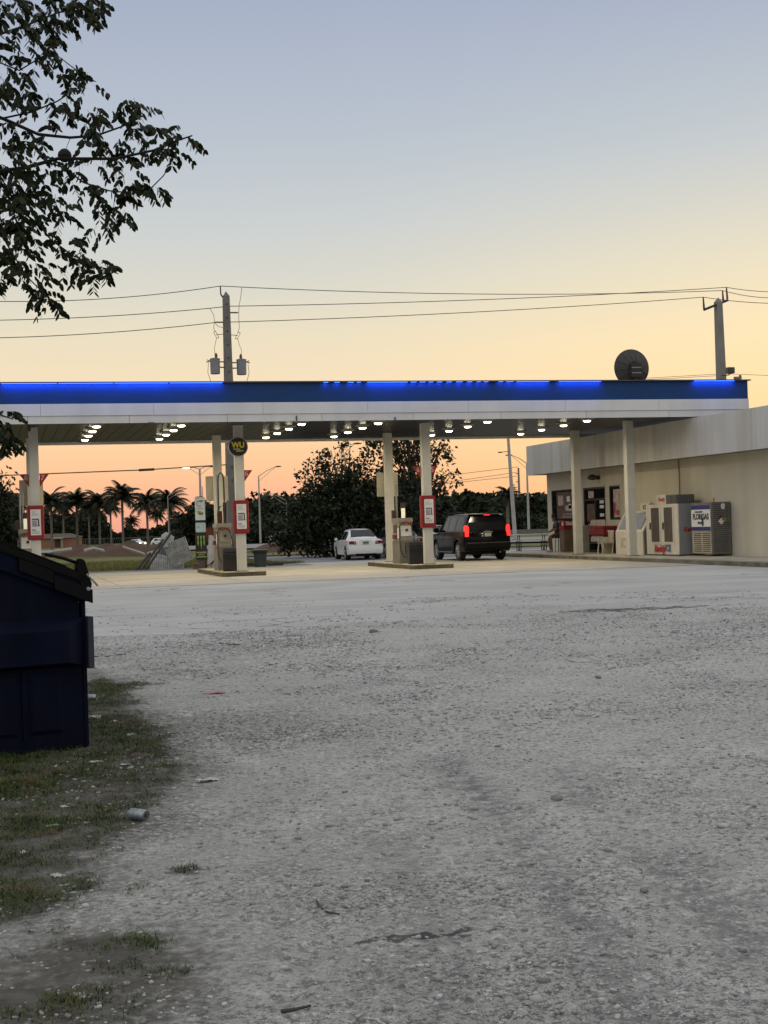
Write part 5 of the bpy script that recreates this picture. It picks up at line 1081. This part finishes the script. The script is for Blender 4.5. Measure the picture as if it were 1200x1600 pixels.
# ------------------------------------------------------------------ the near overhanging tree
def near_tree():
    Z0 = 13.2; base = view(-260, 838, 13.6); base.z = 0; e = empty('overhanging_tree', base, 'leafy tree reaching in from the left with drooping compound leaves and round seed pods', 'tree')
    r = random.Random(5)
    def W(px, py, dz=0): return view(px, py, Z0+dz)-base
    fork = Vector((.1, 0, 2.6)); mb = MB(); mb.tube([(0, 0, -.1), (.03, 0, .5), (.0, .05, 1.5), fork, (.15, .1, 4.4), (.3, .1, 6.2)], [.24, .19, .17, .15, .10, .05], 12)
    lb = MB()
    brs = [([(-20, 175), (20, 192), (60, 210), (110, 215), (150, 212), (190, 198), (225, 180)], .022, .3), ([(-20, 270), (40, 262), (90, 248), (180, 248), (240, 235), (270, 222), (300, 212)], .022, -.2),
           ([(70, 252), (100, 262), (130, 285), (170, 298), (210, 302), (235, 295), (255, 275), (268, 255)], .012, -.25), ([(-20, 190), (50, 175), (90, 158), (120, 138)], .012, .5), ([(-20, 320), (40, 335), (60, 350), (80, 375), (115, 400), (150, 415), (185, 428)], .014, .1),
           ([(-20, 60), (40, 40), (90, 20), (150, 5)], .014, .4), ([(-10, 300), (10, 380), (40, 430), (80, 470)], .012, -.5), ([(-20, 240), (10, 300), (30, 360), (20, 430)], .012, -.3), ([(-20, 90), (30, 110), (80, 80), (120, 110), (150, 128)], .010, .2), ([(-20, 640), (0, 648), (20, 655)], .012, -.6),
           ([(230, 230), (225, 238), (233, 206)], .004, -.2), ([(180, 298), (178, 320), (172, 360)], .005, -.25), ([(110, 215), (100, 240)], .004, .2)]
    for pts, r_, dz in brs:
        r_ *= .72
        q = [W(a, c, dz+.15*math.sin(i*1.7)) for i, (a, c) in enumerate(pts)]
        if pts[0][0] < 0 and pts[0][0] > -25 and len(pts) > 2:
            st_z = max(2.4, q[0].z-1.0) if q[0].z > 2.8 else 1.9; s0 = Vector((.08, .02, min(st_z, 5.8))); q = [s0, s0.lerp(q[0], .5)+Vector((0, 0, .15))]+q; rad = [r_*2.2, r_*1.6]+[r_*(1.25-.95*i/(len(q)-2)) for i in range(len(q)-2)]
        else: rad = [r_*(1.1-.7*i/len(q)) for i in range(len(q))]
        lb.tube(q, rad, 6)
    mb.build('trunk', barkm, e, smooth=True); lb.build('branches', M('dark_bark', (.010, .008, .006), .9), e, smooth=True)
    sprays = [(30,20,40),(80,15,40),(120,22,32),(150,8,22),(100,55,28),(60,60,30),(20,60,30),(165,20,8),(20,110,34),(55,105,24),(85,88,14),(90,75,20),(10,160,30),(60,150,22),(40,140,20),(125,115,20),(148,130,14),(110,132,16),(140,150,16),(95,165,20),(120,180,20),(150,175,18),(70,190,18),(150,200,14),
              (195,172,15),(218,165,14),(235,178,8),(205,190,12),(180,185,12),(215,205,10),(160,190,16),(250,212,10),(262,222,10),(296,216,14),(304,222,8),(280,232,10),(262,240,8),(284,248,6),(155,225,18),(175,235,14),(140,250,16),(190,225,14),(210,262,9),(215,280,10),(200,250,8),(225,245,6),(165,262,9),
              (175,300,12),(180,318,16),(165,335,13),(185,345,12),(168,365,9),(200,315,10),(205,335,7),(150,305,10),(240,305,5),(256,302,4),(232,297,6),(215,298,6),
              (20,215,26),(50,225,22),(90,215,16),(20,255,26),(60,262,28),(95,270,18),(120,280,14),(20,290,38),(55,300,34),(88,305,22),(100,330,18),(110,345,10),(20,335,40),(55,345,30),(75,325,20),(15,380,36),(45,385,28),(70,385,18),(10,420,24),(50,425,26),(30,415,24),(70,450,17),(75,430,14),(85,470,11),(92,484,7),(8,445,10),(40,450,10),
              (105,395,8),(120,388,12),(130,402,14),(118,415,10),(150,415,11),(165,425,12),(158,438,9),(180,432,10),(135,425,8),(10,655,15),(22,672,15),(8,690,15),(25,690,8),(28,650,8),(15,700,8)]
    V = []; F = []
    def comp(P, d, n_=5, L_=.2, ls=.086):
        side = d.cross(Vector((0, 0, 1))); side = side.normalized() if side.length > .1 else Vector((0, 1, 0)); p = P.copy(); dd = d.copy()
        V0 = len(V); V.extend([tuple(P-side*.0015), tuple(P+side*.0015)])
        for i in range(n_):
            p = p+dd*(L_/n_); dd = (dd+Vector((0, 0, -.22))).normalized()
            for s in (-1, 1):
                a = (side*s*.8+dd*.5+Vector((0, 0, -.55+r.uniform(-.3, .3)))).normalized(); nrm = (dd+Vector((r.uniform(-.6, .6), r.uniform(-.6, .6), r.uniform(-.4, .4)))).normalized(); b = a.cross(nrm).normalized(); l_ = ls*r.uniform(.75, 1.2); w_ = l_*.235
                k = len(V); V.extend([tuple(p), tuple(p+a*l_*.35+b*w_), tuple(p+a*l_*.72+b*w_*.8), tuple(p+a*l_), tuple(p+a*l_*.72-b*w_*.8), tuple(p+a*l_*.35-b*w_)]); F.append(tuple(range(k, k+6)))
        k = len(V); V.extend([tuple(p-side*.0015), tuple(p+side*.0015)]); F.append((V0, V0+1, k+1, k))
    for (px, py, rr) in sprays:
        n_ = max(3, int(rr*rr/92))
        for _ in range(n_):
            a = r.uniform(0, 2*math.pi); q = rr*.8*math.sqrt(r.random()); P = W(px+q*math.cos(a)-11, py+q*math.sin(a)-9, r.uniform(-.7, .7)*min(1, rr/20)); az = r.uniform(0, 2*math.pi)
            comp(P, Vector((math.cos(az)+.35, math.sin(az)*.8, r.uniform(-.9, .35))).normalized(), r.choice((3, 4, 4, 5)), .17)
    for _ in range(900):   # the rest of the crown, outside the picture
        P = Vector((r.gauss(.0, .9), r.gauss(0, 1.1), r.uniform(2.6, 7.6))); 
        px_edge = (view(-25, 400, Z0)-base).x
        if P.x > px_edge-.9+.26*P.y: continue
        az = r.uniform(0, 2*math.pi); comp(P, Vector((math.cos(az), math.sin(az), r.uniform(-.8, .3))).normalized(), 5, .22, .08)
    me = bpy.data.meshes.new('crown'); me.from_pydata(V, [], F); me.materials.append(M('near_leaf', (.016, .024, .006), .55, var=.3, scale=5, island=.5, spec=.2)); o = bpy.data.objects.new('crown', me); C.objects.link(o); o.parent = e
    pod = M('seed_pod', (.009, .007, .006), .7, bump=.3)
    for (px, py, rr) in ((233, 204, 9.5), (101, 243, 11)):
        c = W(px, py, .0 if px > 200 else .1); s = rr/FPX*Z0; MB().lathe([(.003, -s), (s*.55, -s*.83), (s*.9, -s*.4), (s, 0), (s*.88, .45*s), (s*.5, .87*s), (.003, s*1.02)], 14, c).build('seed_pod', pod, e, smooth=True)
near_tree()

# ------------------------------------------------------------------ the dark container (dumpster)
def dumpster():
    A = Vector((0.56, 10.80, 0)); ang = math.atan2(.20, .64)   # bottom front corner; u runs back to the left
    e = empty('dumpster', A, 'dark navy steel waste container with a sloping black lid at the left edge', 'dumpster', rz=ang)
    # local: x = -back (front at x=0), y>0 away from the camera, z up; near side wall is y=0
    navy = M('navy_steel', (.0005, .0030, .0160), .7, var=.5, scale=2.5, streak=.55, dirt=(.012, .010, .014), spec=.12, bump=.3, bscale=7); lidm = M('black_lid', (.0025, .0025, .003), .5, var=.2, spec=.14)
    prof = [(0.02, -.01), (-1.45, -.01), (-1.50, 1.825), (-.02, 1.22)]
    MB().prism(prof, 0, 1.85, 'y').build('hopper', navy, e, bev=.008)
    # bottom skid, ribs and side panel relief
    MB().box(-1.35, -.05, -.012, -.0, .03, .10).box(-.47, -.43, -.014, 0, .1, .62).box(-1.1, -1.06, -.014, 0, .1, .62).box(-.02+.02, .028, -.01, .05, .02, 1.2).build('side_rib', navy, e)
    MB().add([(-.16, -.001, .14), (-.42, -.001, .14), (-.42, -.001, .58), (-.16, -.001, .58), (-.19, -.014, .17), (-.39, -.014, .17), (-.39, -.014, .55), (-.19, -.014, .55)], [(0,1,5,4), (1,2,6,5), (2,3,7,6), (3,0,4,7), (4,5,6,7)]).add([(-.50, -.001, .14), (-1.0, -.001, .14), (-1.0, -.001, .58), (-.50, -.001, .58), (-.53, -.014, .17), (-.97, -.014, .17), (-.97, -.014, .55), (-.53, -.014, .55)], [(0,1,5,4), (1,2,6,5), (2,3,7,6), (3,0,4,7), (4,5,6,7)]).build('pressed_panel', navy, e)
    # fork pocket with tapered face
    vs = [(.02, -.002, .62), (-1.40, -.002, .62), (-1.40, -.002, .98), (.02, -.002, .98), (-.14, -.11, .66), (-1.40, -.11, .66), (-1.40, -.11, .90), (-.14, -.11, .90), (.045, -.03, .62), (.045, -.03, .97)]
    MB().add(vs[:8], [(0,1,5,4), (1,2,6,5), (2,3,7,6), (3,0,4,7), (4,5,6,7), (0,3,2,1)]).build('fork_pocket', navy, e)
    MB().box(.024, .07, -.06, .10, .60, .985).build('pocket_end', M('worn_steel', (.035, .038, .055), .5, .3, var=.3, scale=8), e, bev=.004)
    # rim below the lid
    def slab(x0, x1, zo0, zo1, y0, y1): # along the slope
        def zz(x): return 1.22+(-x-.02)*.41
        return [(x0, zz(x0)+zo0), (x1, zz(x1)+zo0), (x1, zz(x1)+zo1), (x0, zz(x0)+zo1)]
    MB().prism(slab(.04, -1.5, -.10, .02, 0, 0), -.035, 1.89, 'y').build('top_rim', navy, e)
    MB().prism(slab(.07, -.22, -.10, .0, 0, 0), -.06, -.036, 'y').prism(slab(-.225, -.48, -.06, .03, 0, 0), -.06, -.036, 'y').build('hinge_plate', lidm, e)
    MB().prism(slab(.03, -1.55, .025, .10, 0, 0), -.05, .90, 'y').build('lid', lidm, e, bev=.012)
    MB().prism(slab(.03, -1.55, .025, .10, 0, 0), .95, 1.9, 'y').build('lid', lidm, e, bev=.012)
    rb = MB()
    for y in (-.03, .14, .32, .5, .68, .86, 1.0, 1.2, 1.4, 1.6, 1.85): rb.prism(slab(-.12, -1.5, .10, .108, 0, 0), y-.012, y+.012, 'y')
    rb.build('lid_rib', lidm, e)
    rb = MB().tube([(-.27, .0, 1.46), (-.14, -.03, 1.425), (-.05, .0, 1.395), (.0, .02, 1.38)], .014, 6).tube([(-.24, .5, 1.45), (-.05, .5, 1.39)], .012, 6); rb.build('lock_bar', lidm, e)
    MB().prism([(-.015, 1.18), (.05, 1.16), (.075, 1.22), (.02, 1.41), (-.03, 1.42), (-.05, 1.36)], -.05, -.0, 'y').build('latch', lidm, e, bev=.008)
    MB().tube([(.03, -.05, 1.30), (.075, -.06, 1.25), (.11, -.06, 1.21)], .008, 5).build('latch_pin', steel, e); MB().lathe([(.012, -.075), (.016, -.07), (.016, -.05)], 8, (.035, 0, 1.19), 'y').build('bolt', steel, e)
    for x in (-1.3, -.15):
        for y in (.12, 1.73): MB().lathe([(.02, -.03), (.06, -.03), (.06, .03), (.02, .03)], 12, (x, y, .04), 'x').build('caster', blackr, e)
dumpster()

# ------------------------------------------------------------------ gravel, weeds, litter
def ico():
    bm = bmesh.new(); bmesh.ops.create_icosphere(bm, subdivisions=1, radius=1); v = np.array([x.co[:] for x in bm.verts]); f_ = np.array([[q.index for q in x.verts] for x in bm.faces]); bm.free(); return v, f_
iv, if_ = ico()
cv = np.array([(x, y, z) for x in (-.8, .8) for y in (-.8, .8) for z in (-.8, .8)]); cf = np.array([(0,1,3),(0,3,2),(4,6,7),(4,7,5),(0,4,5),(0,5,1),(2,3,7),(2,7,6),(0,2,6),(0,6,4),(1,5,7),(1,7,3)])   # split stone chip
def stones(n_):
    d = 3.6*np.exp(rng.uniform(0, 1, n_)**1.15*math.log(8.5)); a = YAW+rng.uniform(-.33, .33, n_)
    x = d*np.sin(a); y = d*np.cos(a)
    dens = vnoise(x, y, .9, 21)*.6+vnoise(x, y, .25, 22)*.4; left = np.clip(1.6-np.abs(x-.30*y+1.2)/1.4, .0, 1); keep = rng.uniform(0, 1, n_) < np.clip((dens-.38)*2.6, .05, 1)*(.55+.45*left)*np.where(y > 22.5, .3, 1)*(.35+.9*rough_zone(x, y))*(1-.85*np.clip(weed_zone(x, y), 0, 1))*np.clip((y-4.5)/6+.25, .25, 1); x, y = x[keep], y[keep]; k = len(x)
    s = .003+.008*rng.uniform(0, 1, k)**4+.00042*y; s *= np.where(rng.uniform(0, 1, k) < .01, 2., 1.)
    V = cv[None]*s[:, None, None]*rng.uniform(.6, 1.3, (k, 1, 3))*np.array([1.2, 1.0, .6]); V = V*(1+.38*rng.uniform(-1, 1, size=(k, len(cv), 3))); th = rng.uniform(0, 6.28, k); c, sn = np.cos(th)[:, None], np.sin(th)[:, None]
    X = V[..., 0]*c-V[..., 1]*sn; Y = V[..., 0]*sn+V[..., 1]*c; V = np.stack([X+x[:, None], Y+y[:, None], V[..., 2]+(lot_z(x, y)+s*.12)[:, None]], 2).reshape(-1, 3)
    F = (cf[None]+(np.arange(k)*len(cv))[:, None, None]).reshape(-1, 3); return V, F
V, F = stones(170000); o = np_obj('gravel', V, F, M('stone_chips', (.34, .335, .328), .9, var=.3, scale=8, island=.42)); tag(o, 'loose limestone gravel strewn over the lot', 'gravel', None, 'stuff')
def blades(n_):
    x = rng.uniform(-2.2, 3.2, n_*6); y = rng.uniform(3.8, 16, n_*6); m = grass_mask(x, y); keep = rng.uniform(0, 1, len(x)) < m*1.1*np.clip(9/y, .3, 1)-.04; x, y, m = x[keep][:n_], y[keep][:n_], m[keep][:n_]; k = len(x)
    h_ = (.009+.036*rng.uniform(0, 1, k)**2.2)*(.5+.8*m); az = rng.uniform(0, 6.28, k); ln = rng.uniform(.5, 2.6, k)*h_; w_ = .0012+.0014*rng.uniform(0, 1, k); z = lot_z(x, y)-.004; px_, py_ = np.cos(az+1.57)*w_, np.sin(az+1.57)*w_
    b0 = np.stack([x-px_, y-py_, z], 1); b1 = np.stack([x+px_, y+py_, z], 1); mx = np.cos(az)*ln*.4; my = np.sin(az)*ln*.4; m0 = np.stack([x-px_*.7+mx, y-py_*.7+my, z+h_*.65], 1); m1 = np.stack([x+px_*.7+mx, y+py_*.7+my, z+h_*.65], 1); tp = np.stack([x+np.cos(az)*ln, y+np.sin(az)*ln, z+h_], 1)
    V = np.stack([b0, b1, m1, m0, tp], 1).reshape(-1, 3); i = np.arange(k)*5; F = np.concatenate([np.stack([i, i+1, i+2], 1), np.stack([i, i+2, i+3], 1), np.stack([i+3, i+2, i+4], 1)]); return V, F
def weeds_mat():
    m = M('weed_blade', (.050, .072, .018), .7, var=.35, scale=2., island=.6, spec=.2); t = m.node_tree; b = t.nodes['Principled BSDF'] if 'Principled BSDF' in t.nodes else None
    src = b.inputs['Base Color'].links[0].from_socket; n = t.nodes.new; l = t.links.new; g = n('ShaderNodeNewGeometry'); ns = n('ShaderNodeTexNoise'); ns.inputs['Scale'].default_value = 2.6; l(g.outputs['Position'], ns.inputs['Vector']); r = n('ShaderNodeMapRange'); l(ns.outputs['Fac'], r.inputs[0]); r.inputs[1].default_value = .52; r.inputs[2].default_value = .68
    mx = n('ShaderNodeMix'); mx.data_type = 'RGBA'; l(r.outputs[0], mx.inputs[0]); l(src, mx.inputs[6]); mx.inputs[7].default_value = (.11, .075, .032, 1); l(mx.outputs[2], b.inputs['Base Color']); return m
V, F = blades(190000); o = np_obj('grass', V, F, weeds_mat()); tag(o, 'short dry weeds and grass in patches beside the container', 'grass', None, 'stuff')
# verge grass beyond the side road
k = 30000; x = rng.uniform(-6, 13, k); y = 59.6+.2*x.clip(0, 12)+rng.uniform(0, 1, k)**1.5*22; h_ = rng.uniform(.05, .16, k); az = rng.uniform(0, 6.28, k); zb = np.where(y < 63.4, .012, -.08); V = np.stack([np.stack([x-.012, y, zb], 1), np.stack([x+.012, y, zb], 1), np.stack([x+np.cos(az)*h_*.5, y+np.sin(az)*h_*.5, h_+zb], 1)], 1).reshape(-1, 3)
o = np_obj('verge_grass', V, np.arange(k*3).reshape(-1, 3), M('verge_blade', (.17, .165, .055), .8, var=.3, scale=.4, island=.4)); tag(o, 'rough green verge beyond the side road', 'grass', None, 'stuff')

def gz(p, dz=0): return Vector((p.x, p.y, float(lot_z(p.x, p.y))+dz))
alum = M('can_metal', (.42, .43, .43), .3, .8, var=.1); canp = M('can_print', (.26, .30, .31), .4, .4, var=.5, scale=30)
def can(px, py, rz, label, rad=.033, ln=.122):
    p = gz(gnd(px, py), rad*.9); e = empty('drink_can', p, label, 'can', 'discarded cans', rz); MB().lathe([(rad*.75, -ln/2), (rad, -ln/2+.012), (rad, ln/2-.014), (rad*.82, ln/2-.003)], 22, (0, 0, 0), 'x').build('can_body', canp, e, smooth=True)
    MB().lathe([(rad*.82, ln/2-.003), (rad*.86, ln/2+.001), (rad*.80, ln/2+.001), (rad*.74, ln/2-.005), (.002, ln/2-.005)], 22, (0, 0, 0), 'x').build('can_rim', alum, e, smooth=True); MB().box(ln/2-.0045, ln/2-.002, -.014, .010, -.008, .010).build('ring_pull', dkm, e)
can(216, 1284, R(-48), 'dented grey green can lying in the weeds at the lower left'); can(141, 1096, R(-20), 'can poking out from behind the container base')
def crumple(px, py, s, label, mat, flat=.35, cat='litter', name='paper_scrap', seed=0, group=None):
    r = random.Random(seed+px); p = gz(gnd(px, py), .002); bm = bmesh.new(); bmesh.ops.create_grid(bm, x_segments=6, y_segments=4, size=.5); me = bpy.data.meshes.new(name)
    for v in bm.verts: v.co = Vector((v.co.x*s*(1+r.uniform(-.25, .25)), v.co.y*s*.6*(1+r.uniform(-.3, .3)), min(abs(r.gauss(0, 1)), 1.3)*s*flat*.18))
    bm.to_mesh(me); bm.free(); me.materials.append(mat); o = bpy.data.objects.new(name, me); C.objects.link(o); o.location = p; o.rotation_euler = (0, 0, r.uniform(0, 3)); sm_ = o.modifiers.new('t', 'SOLIDIFY'); sm_.thickness = .001; return tag(o, label, cat, group)
pkm = M('wrapper_pink', (.30, .04, .13), .5); lit = M('litter_white', (.45, .45, .43), .7, var=.15)
crumple(334, 1083, .22, 'flattened pink wrapper on the gravel right of the container', pkm, .2, name='wrapper')
crumple(325, 1222, .13, 'curled pale scrap of paper at the gravel edge', lit, .6)
crumple(145, 1127, .14, 'crumpled white paper against the container corner', lit, 1.1)
crumple(180, 1131, .15, 'thin white strip of litter right of the container corner', lit, .25, name='paper_strip')
crumple(208, 1150, .14, 'flat pale litter above the small weeds', lit, .2); crumple(150, 1196, .09, 'small pale scrap just below the container base', lit, .5); crumple(192, 1198, .07, 'tiny pale scrap right of the one below the container base', lit, .4)
crumple(100, 1263, .07, 'small white scrap left of the lying can', lit, .5); crumple(82, 1293, .065, 'white scrap in the grass lower left of the can', lit, .3); crumple(90, 1366, .075, 'bright torn white scrap at the lower edge of the grass', lit, .7)
crumple(36, 1333, .05, 'pale scrap in the grass near the left edge', lit, .4); crumple(182, 1325, .04, 'tiny pale scrap below the can', lit, .4); crumple(120, 1552, .05, 'tiny pale scrap near the bottom left', lit, .3)
crumple(905, 1031, .36, 'pale flat strip of litter on the gravel right of centre', M('litter_grey', (.36, .35, .34), .7), .1, name='flat_litter')
def stick(pts, r_, label, mat):
    P = [gz(gnd(a, c), r_) for a, c in pts]; return tag(MB().tube(P, [r_*(1-.5*i/len(P)) for i in range(len(P))], 5).build('stick', mat), label, 'stick')
stm = M('twig', (.06, .05, .04), .9)
stick([(495, 1408), (500, 1418), (512, 1424), (530, 1430)], .006, 'dark bent twig on the pale dust left of the tar stain', stm); stick([(145, 1027), (170, 1025), (197, 1023)], .009, 'dark stick on the gravel right of the container pocket', stm); stick([(343, 1005), (360, 1006.5), (375, 1007)], .010, 'thin dark stick near the asphalt edge', stm); stick([(440, 1585), (460, 1580), (485, 1570)], .007, 'dark twig at the bottom edge', stm)
rk = M('rock', (.22, .21, .20), .9, var=.3, scale=9, bump=.5, bscale=30)
def rock(px, py, s, label):
    r = random.Random(px); p = gz(gnd(px, py), s*.3); V = iv*np.array([s, s*.85, s*.6])*(1+.18*np.random.default_rng(px).normal(size=(len(iv), 1))); o = np_obj('rock', V, if_, rk); o.location = p; tag(o, label, 'rock', 'larger loose stones')
rock(538, 1383, .017, 'upright brown stone left of the tar stain'); rock(497, 1379, .018, 'low stone beside the upright brown stone'); rock(871, 1246, .035, 'dark stone right of centre, largest on the gravel'); rock(811, 1260, .020, 'grey stone left of the largest dark stone'); rock(689, 1447, .014, 'pale stone standing on the tar stain'); rock(652, 1398, .012, 'small stone above the tar stain'); rock(1008, 1392, .022, 'flat stone at the right above the wheel marks'); rock(602, 1287, .013, 'small black stone in the middle of the lot'); rock(935, 1060, .04, 'dark stone near the pale flat strip')
rock(583, 988, .07, 'dark lump on the asphalt edge near the middle')
